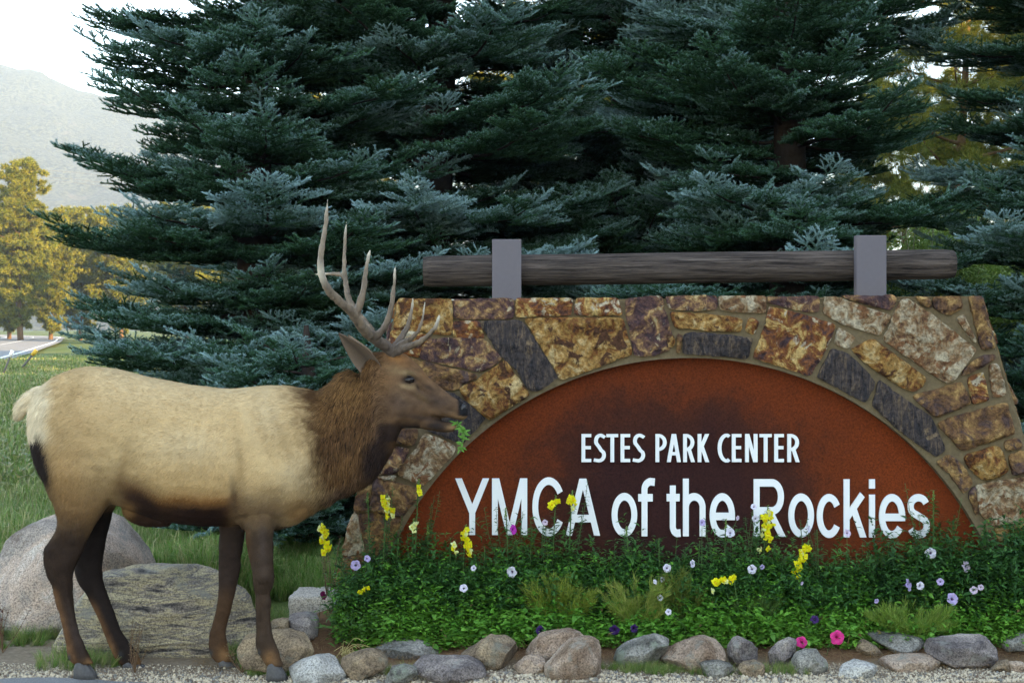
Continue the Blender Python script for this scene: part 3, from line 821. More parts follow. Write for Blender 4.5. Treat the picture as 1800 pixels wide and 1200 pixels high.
# letters: stroked outlines, each letter a raised cut-out
def arc(cx, cy, rx, ry, a0, a1, n=22):
    a = np.radians(np.linspace(a0, a1, n)); return [(cx + rx * math.cos(t_), cy + ry * math.sin(t_)) for t_ in a]
def glyph(ch, W, Hh, t):
    """centre lines in a box W x Hh with stroke t; y up"""
    h2 = t / 2; X0, X1, Y0, Y1 = h2, W - h2, h2, Hh - h2; C = (X0 + X1) / 2
    rx = (X1 - X0) / 2
    if ch == 'E': return [[(X0, 0), (X0, Hh)], [(X0, Y1), (W, Y1)], [(X0, Hh * .515), (W * .96, Hh * .515)], [(X0, Y0), (W, Y0)]]
    if ch == 'T': return [[(C, 0), (C, Hh)], [(0, Y1), (W, Y1)]]
    if ch in 'PR':
        f_ = .46 if ch == 'P' else .45
        yb = Hh * f_; ry = (Y1 - yb) / 2; xx = W - h2 - (W * .05 if ch == 'R' else 0); xs = xx - ry * .78
        s_ = [[(X0, 0), (X0, Hh)], [(X0, Y1), (xs, Y1)] + arc(xs, (Y1 + yb) / 2, xx - xs, ry, 90, -90)[1:-1] + [(xs, yb), (X0, yb)]]
        if ch == 'R': s_.append([(C * 1.0, yb + .01), (W - h2 * 1.05, 0)])
        return s_
    if ch == 'A': return [[(h2 * 1.05, 0), (C - h2 * .15, Hh)], [(W - h2 * 1.05, 0), (C + h2 * .15, Hh)], [(W * .2, Hh * .3), (W * .8, Hh * .3)]]
    if ch == 'K': return [[(X0, 0), (X0, Hh)], [(X0 + h2 * .6, Hh * .48), (W - h2 * 1.25, Hh)], [(X0 + h2 * 1.2, Hh * .56), (W - h2 * 1.15, 0)]]
    if ch == 'N': return [[(X0, 0), (X0, Hh)], [(X1, 0), (X1, Hh)], [(X0 + h2 * .2, Hh), (X1 - h2 * .2, 0)]]
    if ch == 'Y': return [[(C, 0), (C, Hh * .44)], [(C, Hh * .40), (h2 * 1.15, Hh)], [(C, Hh * .40), (W - h2 * 1.15, Hh)]]
    if ch == 'M': return [[(X0, 0), (X0, Hh)], [(X1, 0), (X1, Hh)], [(X0 + h2 * .4, Hh), (C, 0)], [(X1 - h2 * .4, Hh), (C, 0)]]
    if ch == 'C' and Hh < 99:   # upper line: narrow, open to the right, cut vertically
        return [[(W * .97, Hh * .90)] + arc(W * .76, Hh / 2, W * .76 - h2, Hh / 2 - h2 * .95, 84, 276, 30) + [(W * .97, Hh * .10)]]
    if ch in 'Cc': return [arc(C, Hh / 2, rx, Hh / 2 - h2, 33, 327, 40)]
    if ch == 'S':
        r1 = (Hh / 2 - h2 * .6) / 2
        return [[(W * .93, Hh * .87)] + arc(W * .56, Hh * .745, W * .36, Hh * .255 - h2, 62, 205, 18) + [(W * .45, Hh * .54), (W * .62, Hh * .42)] + arc(W * .42, Hh * .255, W * .58 - h2, Hh * .255 - h2, 32, -90, 16) + [(W * .03, Hh * .085)]]
    if ch == 's':
        return [arc(W * .49, Hh * .735, W * .49 - h2, Hh * .265 - h2, 18, 180, 18) + arc(W * .49, Hh * .70, W * .49 - h2, Hh * .17, 190, 250, 6) + [(W * .6, Hh * .47)] + arc(W * .5, Hh * .30, W * .5 - h2, Hh * .17, 60, 0, 6) + arc(W * .5, Hh * .265, W * .5 - h2, Hh * .265 - h2, -8, -162, 18)]
    if ch == 'o': return [arc(C, Hh / 2, rx, Hh / 2 - h2, 0, 360, 49)]
    if ch == 'e': return [[(X0 + .0, Hh * .475), (W, Hh * .475)], arc(C, Hh / 2, rx, Hh / 2 - h2, -3, 322, 44)]
    if ch == 'f': return [[(W * .38, 0)] + [(W * .38, Hh * .80)] + arc(W * .38 + W * .42, Hh * .80, W * .42, Hh * .20 - h2, 180, 96, 12) + [(W, Hh - h2 * 1.15)], [(0, Hh * .66), (W * .88, Hh * .66)]]
    if ch == 't': return [[(W * .44, Hh * .90), (W * .44, Hh * .20)] + arc(W * .44 + W * .36, Hh * .185, W * .36, Hh * .185 - h2, 180, 262, 9) + [(W, h2 * 1.1)], [(0, Hh * .69), (W * .93, Hh * .69)]]
    if ch == 'h': return [[(X0, 0), (X0, Hh)], [(X0, Hh * .5)] + arc(C, Hh * .5, rx, Hh * .75 - Hh * .5 - h2, 165, 0, 20) + [(X1, 0)]]
    if ch == 'k': return [[(X0, 0), (X0, Hh)], [(X0, Hh * .33), (W - h2 * 1.5, Hh * .735)], [(W * .42, Hh * .50), (W - h2 * 1.2, 0)]]
    if ch == 'i': return [[(C, 0), (C, Hh * .735)], [(C, Hh * .84), (C, Hh)]]
def stroke(pts, t):
    p = np.array(pts, float); n = len(p); L = np.zeros((n, 2)); Rr = np.zeros((n, 2))
    closed = np.hypot(*(p[0] - p[-1])) < 1e-6
    for i in range(n):
        a = p[i] - p[i - 1] if i > 0 else (p[-1] - p[-2] if closed else p[1] - p[0])
        b_ = p[i + 1] - p[i] if i < n - 1 else (p[1] - p[0] if closed else p[-1] - p[-2])
        a = a / np.hypot(*a); b_ = b_ / np.hypot(*b_); na_ = np.array([-a[1], a[0]]); nb_ = np.array([-b_[1], b_[0]])
        mi = na_ + nb_; mi /= max(np.hypot(*mi), 1e-6); k = 1 / max(.5, mi @ na_)
        L[i] = p[i] + mi * t / 2 * k; Rr[i] = p[i] - mi * t / 2 * k
    return L, Rr
def square(s_, L, Rr, Hh):
    for e, nx_ in ((0, 1), (-1, -2)):
        y_ = s_[e][1]
        if abs(y_) < 1e-3 or abs(y_ - Hh) < 1e-3:
            d = np.array(s_[e]) - np.array(s_[nx_])
            if abs(d[0]) > 1e-3 and abs(d[1]) > .4 * abs(d[0]):
                for Q in (L, Rr): Q[e] = Q[e] + d * ((y_ - Q[e][1]) / d[1])
    return L, Rr
def letter(ch, x0, x1, yt, yb, stem, horiz, yclip=None):
    sxx = stem / horiz; W = (x1 - x0) / sxx; Hh = yb - yt; parts = []
    Hg = Hh if yt > 830 or ch != 'C' else Hh
    gl = glyph(ch, W, Hh, horiz)
    for k, s_ in enumerate(gl):
        s_ = [q_ for i, q_ in enumerate(s_) if i == 0 or math.hypot(q_[0] - s_[i - 1][0], q_[1] - s_[i - 1][1]) > 1e-3]
        L, Rr = square(s_, *stroke(s_, horiz), Hh); n = len(L); f = PY - .016 - .0006 * k; bk_ = PY - .004
        cl = lambda q_: np.stack([x0 + np.clip(q_[:, 0], -2, W + 2) * sxx, yb - np.clip(q_[:, 1], 0 if yclip is None else -9, Hh if yclip is None else 999)], -1)
        Lw = np.array([P(a, b_, f)[[0, 2]] for a, b_ in cl(L)]); Rw = np.array([P(a, b_, f)[[0, 2]] for a, b_ in cl(Rr)])
        V = np.vstack([np.c_[Lw[:, 0], np.full(n, f), Lw[:, 1]], np.c_[Rw[:, 0], np.full(n, f), Rw[:, 1]], np.c_[Lw[:, 0], np.full(n, bk_), Lw[:, 1]], np.c_[Rw[:, 0], np.full(n, bk_), Rw[:, 1]]])
        i = np.arange(n - 1)
        q_ = np.concatenate([np.stack([i, i + 1, n + i + 1, n + i], -1), np.stack([i, 2 * n + i, 2 * n + i + 1, i + 1], -1), np.stack([n + i, n + i + 1, 3 * n + i + 1, 3 * n + i], -1),
                             np.array([[0, n, 3 * n, 2 * n], [n - 1, 3 * n - 1, 4 * n - 1, 2 * n - 1]])])
        parts.append((V, q_))
    V, Fc = join(parts)
    o = mobj('letter', V, Fc, M_LETTER, pan, smooth=False)
M_LETTER = plain_mat('letter_paint', (.78, .79, .80), .45, .4, .02, 5)
pan_par = None
# perspective shift: the letters stand 7 cm behind the plane they are measured on
for ch, x0, x1 in [('E', 1022.2, 1039.4), ('S', 1043.3, 1065.1), ('T', 1066, 1086.7), ('E', 1090.9, 1107.8), ('S', 1111.8, 1134), ('P', 1152.3, 1172), ('A', 1172.3, 1197.1), ('R', 1201, 1221.7), ('K', 1226.5, 1247.2),
                   ('C', 1261.7, 1282.8), ('E', 1286.6, 1303.5), ('N', 1309.9, 1331.7), ('T', 1335.4, 1356.7), ('E', 1361.2, 1378.1), ('R', 1384.2, 1405.8)]:
    o_ = .5 if ch in 'SC' else 0
    letter(ch, x0, x1, 762.5 - o_, 811.8 + o_, 6.6, 5.6)
for ch, x0, x1, yt, yb in [('Y', 800, 860, 840.5, 939.8), ('M', 864.8, 926.8, 840.5, 939.8), ('C', 935.8, 993.5, 838.6, 942), ('A', 994.4, 1055, 841, 941), ('o', 1075.2, 1120.2, 866, 943), ('f', 1122, 1151, 839.6, 942),
                           ('t', 1172, 1196.5, 843, 943.5), ('h', 1200.6, 1240.3, 841, 942), ('e', 1247.6, 1292, 866.5, 944), ('R', 1325, 1381, 841.8, 943), ('o', 1386, 1431, 867, 944), ('c', 1436, 1479.3, 867.8, 945),
                           ('k', 1483.2, 1523.9, 842, 944), ('i', 1528, 1538.2, 842, 944), ('e', 1545.5, 1591.3, 867.8, 946), ('s', 1596, 1634.5, 867.8, 946)]:
    letter(ch, x0, x1, yt, yb, 10.3, 13.0)

# log and its two post sleeves
lp0 = P(743, 476, 8.16); lp1 = P(1684, 463, 8.16)
n = 60; tt = np.linspace(0, 1, n); ctr = lp0 + (lp1 - lp0) * tt[:, None]; ctr[:, 1] = 8.25
ns = 40; rad = .0905 * (1 + .012 * fbm(np.c_[tt * 9, tt * 0, tt * 0], 3, 3)) * (1 - .06 * tt); rad[0] *= .93; rad[-1] *= .93
tt[0] = 0
V, Fc = tube(ctr, rad, ns)
a = np.arctan2(V[:, 2] - np.interp(V[:, 0], ctr[:, 0], ctr[:, 2]), V[:, 1] - 8.25)
V[:, 1:] += 0
rr_ = .0022 * fbm(np.c_[V[:, 0] * 1.6, np.cos(a) * 5, np.sin(a) * 5], 44, 4)
V[:, 1] += np.cos(a) * rr_; V[:, 2] += np.sin(a) * rr_
m, t, nd, ln, b = newmat('weathered_wood')
co = coords(nd); mp = nd.new('ShaderNodeMapping'); mp.inputs['Scale'].default_value = (1.2, 26, 26); ln.new(co, mp.inputs['Vector'])
n1_ = noise(nd, ln, 3.0, 9, .72, mp.outputs[0], dist=.4); mp2 = nd.new('ShaderNodeMapping'); mp2.inputs['Scale'].default_value = (.45, 9, 9); ln.new(co, mp2.inputs['Vector'])
n2_ = noise(nd, ln, 3.0, 5, .6, mp2.outputs[0])
r = ramp(nd, [(.37, (.010, .008, .008)), (.45, (.055, .043, .038)), (.58, (.115, .09, .08)), (.70, (.17, .145, .13))]); ln.new(n1_, r.inputs[0])
r2 = ramp(nd, [(.3, (.55, .5, .47)), (.7, (1.25, 1.2, 1.15))]); ln.new(n2_, r2.inputs[0])
ln.new(mixc(nd, ln, .8, r.outputs[0], r2.outputs[0], 'MULTIPLY'), b.inputs[0]); b.inputs['Roughness'].default_value = .85; b.inputs['Specular IOR Level'].default_value = .2
bump(nd, ln, b, n1_, 1.0, .016)
mobj('log', V, Fc, m, sg)
M_POST = plain_mat('post_paint', (.125, .108, .122), .6, .35, .05, 40)
for xa, xb, yt, yb in ((865, 916.5, 420.5, 527), (1505.5, 1558.5, 413.5, 521)):
    a = P(xa, yb + 6, 8.10); b_ = P(xb, yt, 8.10)
    bx = .003
    V, Fc = join([box(a[0], b_[0], 8.10, 8.165, a[2], b_[2]), box(a[0] + .045, b_[0] - .045, 8.165, 8.335, a[2], 1.95)])
    o = mobj('post', V, Fc, M_POST, sg, smooth=False)
    bv = o.modifiers.new('bevel', 'BEVEL'); bv.width = .004; bv.segments = 2
# ------------------------------------------------------------------ the elk
EY = 7.0
elk = thing('bull_elk', 'large tan bull elk with dark neck and tall antlers, nibbling a green sprig', 'elk', (-1.7, EY, -0.04))

def ell(cx_, cy_, ang, ru, rv, Y=EY, ex=2.2, lop=0.0, n=36):
    """a ring: centre in photo pixels, long half-axis ru px at angle ang from vertical, half-width rv metres across"""
    c = P(cx_, cy_, Y); a = np.linspace(0, 2 * np.pi, n, endpoint=False)
    ca, sa = np.cos(a), np.sin(a); k = (np.abs(ca) ** ex + np.abs(sa) ** ex) ** (-1 / ex)
    u = np.array([-math.sin(R(ang)), 0, math.cos(R(ang))]) * ru / FPX * Y
    wv = rv * (1 + lop * ca)
    return c + (k * ca)[:, None] * u + (k * sa * wv)[:, None] * np.array([0, 1.0, 0])

def loft(rings):
    n = len(rings[0]); V = np.concatenate(rings)
    V = np.vstack([V, rings[0].mean(0), rings[-1].mean(0)])
    fs = ring_faces(len(rings), n, True)
    return V, fs

def dens(keys, k=4):
    """smoothly resample tuples of ring parameters"""
    return catmull(np.array(keys, float), k)

parts = []
def vsec(keys, ex=2.2, lop=-.08, Y=EY, k=4):
    """vertical sections: (x, top, bottom, half width[, Y])"""
    d = dens(keys, k)
    rings = []
    for q_ in d:
        Yk = q_[4] if len(q_) > 4 else Y
        rings.append(ell(q_[0], (q_[1] + q_[2]) / 2, 0, (q_[2] - q_[1]) / 2, q_[3], Yk, ex, lop))
    parts.append(loft(rings))
def osec(keys, ex=2.2, k=4, lop=0.0):
    """oblique sections: (x, y, angle, half height px, half width m, Y)"""
    parts.append(loft([ell(q_[0], q_[1], q_[2], q_[3], q_[4], q_[5], ex, lop) for q_ in dens(keys, k)]))
def hsec(keys, k=4, ex=2.1):
    """horizontal sections of a leg: (y, x left, x right, half depth m, Y)"""
    rings = []
    for y_, xa, xb, rv, Yk in dens(keys, k):
        c = P((xa + xb) / 2, y_, Yk); a = np.linspace(0, 2 * np.pi, 28, endpoint=False); ca, sa = np.cos(a), np.sin(a)
        kk = (np.abs(ca) ** ex + np.abs(sa) ** ex) ** (-1 / ex)
        rings.append(c + (kk * ca * (xb - xa) / 2 / FPX * Yk)[:, None] * np.array([1.0, 0, 0]) + (kk * sa * rv)[:, None] * np.array([0, 1.0, 0]))
    parts.append(loft(rings))

# trunk
vsec([(54, 715, 765, .05), (66, 690, 800, .13), (85, 671, 845, .20), (115, 653, 880, .25), (155, 644, 893, .275), (200, 648, 885, .285), (250, 660, 900, .30), (300, 670, 915, .32),
      (350, 678, 922, .33), (400, 683, 922, .32), (450, 679, 917, .30), (500, 677, 920, .265), (540, 684, 897, .22), (575, 692, 872, .16)], lop=-.12)
# neck and throat
osec([(520, 795, 12, 108, .20, 7.0), (560, 785, 18, 96, .165, 7.0), (595, 768, 24, 88, .14, 7.0), (625, 742, 32, 82, .125, 7.0), (650, 712, 42, 74, .11, 7.0), (668, 690, 55, 62, .10, 7.0)], lop=-.15)
osec([(590, 825, 25, 46, .11, 7.0), (625, 800, 30, 52, .105, 7.0), (655, 770, 38, 46, .09, 7.0), (676, 740, 50, 34, .075, 7.0)])   # mane at the throat
# brisket
osec([(430, 880, 0, 50, .20, 7.0), (480, 885, 5, 46, .19, 7.0), (520, 872, 25, 44, .15, 7.0), (552, 850, 35, 36, .11, 7.0)])
# head
vsec([(640, 640, 740, .075), (658, 622, 750, .092), (680, 618, 752, .098), (702, 618, 752, .103), (722, 628, 750, .106), (742, 648, 749, .088)], lop=.02, k=3)
vsec([(715, 624, 744, .104), (735, 641, 742, .088), (755, 664, 738, .070), (775, 680, 733, .060), (795, 696, 735, .056), (808, 703, 738, .052), (817, 709, 737, .044), (822, 716, 733, .028)], lop=-.05, k=4, ex=2.4)
vsec([(700, 705, 752, .070), (725, 712, 752, .062), (745, 722, 754, .050), (765, 735, 758, .042), (782, 741, 760, .038), (795, 744, 758, .034), (803, 746, 754, .022)], lop=0, k=4)
parts.append(loft([ell(q_[0], q_[1], q_[2], q_[3], q_[4], q_[5], 2.0) for q_ in dens([(690, 706, -20, 8, .010, 6.925), (702, 710, -20, 28, .034, 6.925), (718, 714, -20, 26, .030, 6.932), (736, 718, -20, 8, .008, 6.94)], 4)]))  # cheek
for yy_ in (6.905, 7.095):   # brow ridge
    parts.append(tube(catmull([P(703, 652, yy_ + .01 * np.sign(7 - yy_)), P(712, 650, yy_), P(724, 653, yy_), P(733, 663, yy_ + .012 * np.sign(7 - yy_))], 5), np.concatenate([np.linspace(.006, .013, 8), np.linspace(.013, .006, 8)]), 10))
# pedicles
for yy_ in (6.955, 7.045):
    parts.append(tube([P(694, 634, 7 + (yy_ - 7) * .9), P(691, 618, yy_), P(688, 606, 7 + (yy_ - 7) * 1.25)], [.035, .027, .021], 14))
# thighs and hind legs
Yn, Yf = 6.865, 7.125
hsec([(700, 95, 215, .06, 6.93), (730, 74, 235, .12, 6.91), (780, 66, 240, .150, 6.89), (825, 72, 228, .150, Yn), (860, 84, 212, .125, Yn), (888, 96, 190, .10, Yn), (917, 102, 170, .075, Yn), (935, 96, 160, .066, Yn), (951, 87, 152, .058, Yn), (976, 76, 143, .05, Yn),
      (1002, 80, 130, .045, Yn), (1030, 91, 128, .038, Yn), (1058, 98, 132, .032, Yn), (1101, 110, 138, .028, Yn), (1125, 115, 145, .029, Yn), (1143, 118, 152, .034, Yn), (1156, 122, 160, .033, Yn), (1166, 130, 166, .032, Yn)])
hsec([(730, 84, 235, .12, 7.09), (780, 76, 240, .15, 7.11), (830, 85, 228, .14, Yf), (870, 130, 214, .11, Yf), (902, 150, 197, .08, Yf), (945, 138, 187, .062, Yf), (970, 133, 182, .055, Yf), (995, 131, 180, .05, Yf), (1013, 133, 181, .045, Yf), (1030, 142, 184, .04, Yf),
      (1058, 159, 195, .032, Yf), (1101, 178, 210, .028, Yf), (1125, 187, 224, .030, Yf), (1140, 194, 237, .034, Yf), (1155, 202, 245, .033, Yf), (1168, 212, 250, .031, Yf)])
# shoulders and forelegs
Fn, Ff = 6.865, 7.12
hsec([(705, 470, 545, .04, 6.92), (745, 440, 562, .085, 6.89), (790, 424, 566, .115, 6.875), (830, 414, 556, .12, Fn), (865, 412, 520, .105, Fn), (890, 420, 500, .085, Fn), (917, 429, 485, .066, Fn), (945, 432, 481, .055, Fn), (973, 436, 480, .048, Fn), (995, 441, 481, .044, Fn), (1013, 445, 482, .045, Fn), (1028, 446, 480, .042, Fn),
      (1041, 447, 477, .036, Fn), (1065, 449, 476, .030, Fn), (1090, 449, 476, .028, Fn), (1115, 449, 480, .030, Fn), (1130, 449, 485, .035, Fn), (1143, 453, 490, .034, Fn), (1157, 461, 494, .033, Fn), (1170, 468, 501, .033, Fn)])
hsec([(800, 400, 520, .10, 7.10), (850, 388, 490, .10, 7.11), (900, 385, 440, .075, Ff), (928, 386, 432, .062, Ff), (955, 385, 428, .052, Ff), (985, 384, 424, .046, Ff), (1005, 384, 422, .045, Ff), (1025, 384, 418, .040, Ff), (1045, 383, 412, .034, Ff),
      (1070, 380, 407, .030, Ff), (1101, 372, 399, .029, Ff), (1120, 367, 398, .032, Ff), (1135, 366, 401, .035, Ff), (1148, 369, 404, .033, Ff), (1162, 378, 412, .032, Ff)])
# hock points, sheath, tail
parts.append(tube([P(104, 945, Yn), P(86, 967, Yn), P(84, 985, Yn)], [.025, .026, .018], 12))
osec([(222, 872, -20, 24, .055, 7.0), (236, 892, -30, 24, .045, 7.0), (258, 906, -10, 20, .04, 7.0), (300, 905, 0, 20, .05, 7.0)])
parts.append(tube(catmull([P(86, 684, 7.0), P(66, 692, 6.995), P(48, 704, 6.99), P(36, 722, 6.99), P(33, 738, 6.99)], 5), np.interp(np.linspace(0, 1, 21), [0, .3, .7, .9, 1], [.03, .035, .036, .026, .008]), 12))
# dewclaws
for x_, y_, Yk in ((122, 1150, Yn), (213, 1146, Yf), (455, 1141, Fn), (371, 1142, Ff)):
    for s_ in (-.014, .014):
        parts.append(tube([P(x_ + 8, y_ - 6, Yk + s_), P(x_, y_ + 1, Yk + s_), P(x_ - 1, y_ + 8, Yk + s_)], [.011, .011, .005], 8))

V, Fc = join(parts)
tmp = link('elk_tmp', mesh_data('elk_tmp', V, Fc))
md = tmp.modifiers.new('r', 'REMESH'); md.mode = 'VOXEL'; md.voxel_size = .0085
md = tmp.modifiers.new('s', 'SMOOTH'); md.factor = .5; md.iterations = 7
dg = bpy.context.evaluated_depsgraph_get(); ev = tmp.evaluated_get(dg); me = ev.to_mesh()
nv = len(me.vertices); V = np.empty(nv * 3, np.float32); me.vertices.foreach_get('co', V); V = V.reshape(-1, 3).astype(float)
Nn = np.empty(nv * 3, np.float32); me.vertices.foreach_get('normal', Nn); Nn = Nn.reshape(-1, 3).astype(float)
nl = len(me.loops); li = np.empty(nl, np.int32); me.loops.foreach_get('vertex_index', li)
npoly = len(me.polygons); ls = np.empty(npoly, np.int32); me.polygons.foreach_get('loop_start', ls); lt = np.empty(npoly, np.int32); me.polygons.foreach_get('loop_total', lt)
quads = li[(ls[lt == 4][:, None] + np.arange(4))]; tris = li[(ls[lt == 3][:, None] + np.arange(3))]
ev.to_mesh_clear(); bpy.data.objects.remove(tmp)

def pix(V):
    return CX + V[:, 0] / V[:, 1] * FPX, HY - (V[:, 2] - HC) / V[:, 1] * FPX
px, py = pix(V); near = 1 - sstep(V[:, 1], 6.93, 7.0)
def g2(x0, y0, sx, sy, ang=0):
    c_, s_ = math.cos(R(ang)), math.sin(R(ang)); dx_, dy_ = px - x0, py - y0
    return np.exp(-((dx_ * c_ + dy_ * s_) / sx) ** 2 - ((-dx_ * s_ + dy_ * c_) / sy) ** 2)
off = np.zeros(nv)
sidew = sstep(np.abs(Nn[:, 1]), .2, .7)
# muscle and bone relief
off += -.012 * g2(224, 838, 14, 45, 18) * sidew            # fold in front of the thigh
off += -.012 * g2(414, 868, 9, 38, 5) * sidew              # behind the elbow
off += .012 * g2(470, 840, 40, 28) * sidew + .008 * g2(535, 815, 16, 45, 15) * sidew
off += -.007 * g2(455, 760, 12, 45, -20) * sidew - .005 * g2(560, 800, 10, 80, 8) * sidew
off += .008 * g2(150, 740, 40, 30) * sidew - .006 * g2(120, 700, 14, 30, 30) * sidew
for k in range(7):
    off += .0022 * g2(285 + 21 * k, 800, 7, 70, 8) * sidew
off += -.006 * g2(130, 1065, 4, 40, -12) * near - .004 * g2(462, 1080, 3, 38) * near   # tendon grooves
off += .005 * g2(463, 1010, 14, 12) * sidew
# face
off += .004 * g2(745, 668, 26, 4, 38) * sidew - .005 * g2(735, 700, 30, 4, 28) * sidew + .004 * g2(690, 738, 26, 6, 10) * sidew - .004 * g2(790, 722, 16, 4, 20) * sidew
off += .006 * g2(462, 1016, 16, 10) * (py > 940) - .004 * g2(462, 1045, 16, 8) * (py > 940) + .005 * g2(108, 985, 18, 16) * near
off += -.012 * g2(720, 668, 10, 7) * sidew                  # eye socket
off += -.007 * g2(739, 684, 11, 3, 35) * sidew              # gland below the eye
off += -.010 * g2(660, 735, 10, 30, -10) * sidew * 0.6      # behind the jaw
off += .006 * g2(700, 720, 26, 16, 20) * sidew
off += -.006 * g2(752, 712, 22, 10, 20) * sidew
off += -.010 * g2(811, 716, 4.5, 5) * sidew                 # nostril
off += -.012 * g2(775, 736, 14, 2.4, 12) * sidew
neckw = sstep(px, 530, 600) * (1 - sstep(px, 650, 690)) * sstep(py, 640, 700) * (py < 900)
off += neckw * .004 * fbm(np.c_[V[:, 0] * 26, V[:, 1] * 26, V[:, 2] * 7], 61, 3)
off += .0018 * fbm(V * np.array([14, 14, 22]), 65, 3)
V = V + Nn * (off * 1.5)[:, None]
px, py = pix(V)

def mix(c, col, f):
    return c * (1 - f[:, None]) + np.array(col) * f[:, None]
nz = fbm(V * 9, 77, 4); nf = fbm(np.c_[V[:, 0] * 30, V[:, 1] * 40, V[:, 2] * 90], 79, 3)
C = np.tile([.50, .335, .170], (nv, 1)) * (1 + .07 * nz + .05 * nf)[:, None]
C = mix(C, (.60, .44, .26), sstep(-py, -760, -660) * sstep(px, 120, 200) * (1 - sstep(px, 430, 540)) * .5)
C = mix(C, (.29, .155, .062), (1 - sstep(px, 110, 235)) * sstep(py, 725, 850) * .85)
C = mix(C, (.36, .22, .105), g2(150, 735, 60, 45) * .45)
C = mix(C, (.22, .105, .04), np.clip(g2(528, 900, 34, 20, -20) * 1.1, 0, 1))
C = mix(C, (.40, .27, .135), g2(210, 800, 60, 60) * .5)
fold_shade = np.clip(g2(214, 826, 9, 52, 14) * .55 + g2(424, 815, 7, 58, -8) * .45 + g2(556, 800, 9, 60, 10) * .3 + g2(497, 770, 8, 70, -22) * .3 + g2(120, 705, 12, 40, 28) * .35 + g2(165, 860, 10, 40, 20) * .35, 0, 1)
C = mix(C, (.27, .165, .075), fold_shade * sidew * 1.2 * (np.abs(Nn[:, 1]) > .2))  # shading painted into the coat colour along the muscle creases
C = mix(C, (.58, .45, .29), np.clip(g2(470, 730, 30, 40) + g2(330, 780, 70, 30) + g2(520, 830, 26, 30), 0, 1) * .35)
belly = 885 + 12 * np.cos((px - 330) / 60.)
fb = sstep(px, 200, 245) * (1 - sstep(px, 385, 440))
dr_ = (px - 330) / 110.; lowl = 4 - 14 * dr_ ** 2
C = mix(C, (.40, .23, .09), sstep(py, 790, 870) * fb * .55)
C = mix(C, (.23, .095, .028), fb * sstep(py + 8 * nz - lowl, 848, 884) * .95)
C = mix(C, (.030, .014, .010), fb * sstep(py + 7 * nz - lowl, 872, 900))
C = mix(C, (.12, .055, .022), np.clip(g2(238, 868, 44, 26, 35) * 1.0, 0, 1))
C = mix(C, (.030, .015, .011), np.clip(g2(252, 890, 44, 19, 32) * 1.5, 0, 1))
C = mix(C, (.30, .15, .06), g2(225, 895, 14, 12) * .8)
C = mix(C, (.06, .03, .02), g2(414, 880, 9, 34, -8) * .75)
C = mix(C, (.34, .19, .08), g2(520, 890, 30, 18) * .7)
# hind legs
hl = (px < 262) & (py > 840)
f = sstep(py + 14 * nz - (px - 130) * .25, 880, 965) * (px < 262)
C = mix(C, (.20, .105, .045), sstep(py, 825, 905) * (1 - sstep(px, 190, 222)) * .9)
C = mix(C, (.034, .020, .014), f)
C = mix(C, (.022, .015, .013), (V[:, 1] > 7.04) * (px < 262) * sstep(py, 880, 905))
C = mix(C, (.13, .062, .030), ((px < 262) & (py > 1020)) * sstep(-(px - (92 + (py - 1020) * .27)), -12, 3) * (V[:, 1] < 7) * sstep(py, 1020, 1045))
C = mix(C, (.13, .062, .030), ((px < 262) & (py > 1020)) * sstep(-(px - (146 + (py - 1020) * .42)), -14, 2) * (V[:, 1] > 7) * sstep(py, 1040, 1075))
C = mix(C, (.065, .044, .038), g2(135, 1110, 10, 40, -15) * .6 * (V[:, 1] < 7))
# forelegs
fl = np.where(py > 925, (px > 365) * 1.0, sstep(px, 402, 428)) * np.where(py > 925, (px < 512) * 1.0, 1 - sstep(px, 478, 516))
C = mix(C, (.17, .095, .05), fl * sstep(py, 840, 900) * .85)
C = mix(C, (.036, .022, .016), fl * sstep(py + 8 * nz, 885, 950) * .93)
C = mix(C, (.095, .045, .020), fl * (1 - sstep(px, 432, 446)) * (py > 930) * (V[:, 1] < 7) * .7)
C = mix(C, (.075, .052, .043), g2(462, 950, 8, 45) * fl * .55)
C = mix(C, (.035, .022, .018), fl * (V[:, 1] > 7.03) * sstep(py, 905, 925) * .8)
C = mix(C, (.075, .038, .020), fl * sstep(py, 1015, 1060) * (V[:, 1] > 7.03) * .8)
C = mix(C, (.20, .10, .045), (py > 1120) * g2(475, 1158, 13, 14) + (py > 1120) * g2(397, 1150, 14, 14) * 1.0)
C = mix(C, (.19, .095, .042), (py > 1110) * np.clip(g2(158, 1166, 12, 10) + g2(247, 1160, 12, 14) + g2(196, 1145, 6, 12), 0, 1) * .9)
C = mix(C, (.05, .05, .05), np.clip(sum(g2(a, b_, 4, 6) for a, b_ in ((121, 1155), (212, 1150), (454, 1146), (370, 1147))), 0, 1))
# rump patch and its black edge
rp = (1 - sstep(px + 6 * nz, 78, 100)) * (1 - sstep(py, 760, 790))
C = mix(C, (.66, .53, .36), rp * .95)
C = mix(C, (.022, .014, .012), np.clip(g2(69, 806, 13, 52, -16) * 1.8, 0, 1) * sstep(py, 752, 775))
C = mix(C, (.70, .56, .38), (px < 62) * (py < 775) * 1.0)
# neck
nb_ = px - (512 + np.clip(py - 690, -50, 200) * .22) + 10 * nz
fn = sstep(nb_ + 14 * nf, -26, 46) * (py < 905)
C = mix(C, (.125, .060, .024), fn)
C = mix(C, (.055, .026, .013), fn * sstep(nz + .3 * nf, -.2, .7) * .6)
C = mix(C, (.19, .095, .036), (px > 560) * (px < 640) * (1 - sstep(py, 680, 730)) * .5)
thr = g2(662, 800, 26, 46, 12)
C = mix(C, (.022, .014, .013), np.clip(thr * 1.3, 0, .92) * (px > 590))
C = mix(C, (.07, .045, .035), g2(600, 860, 40, 14, -30) * .7)
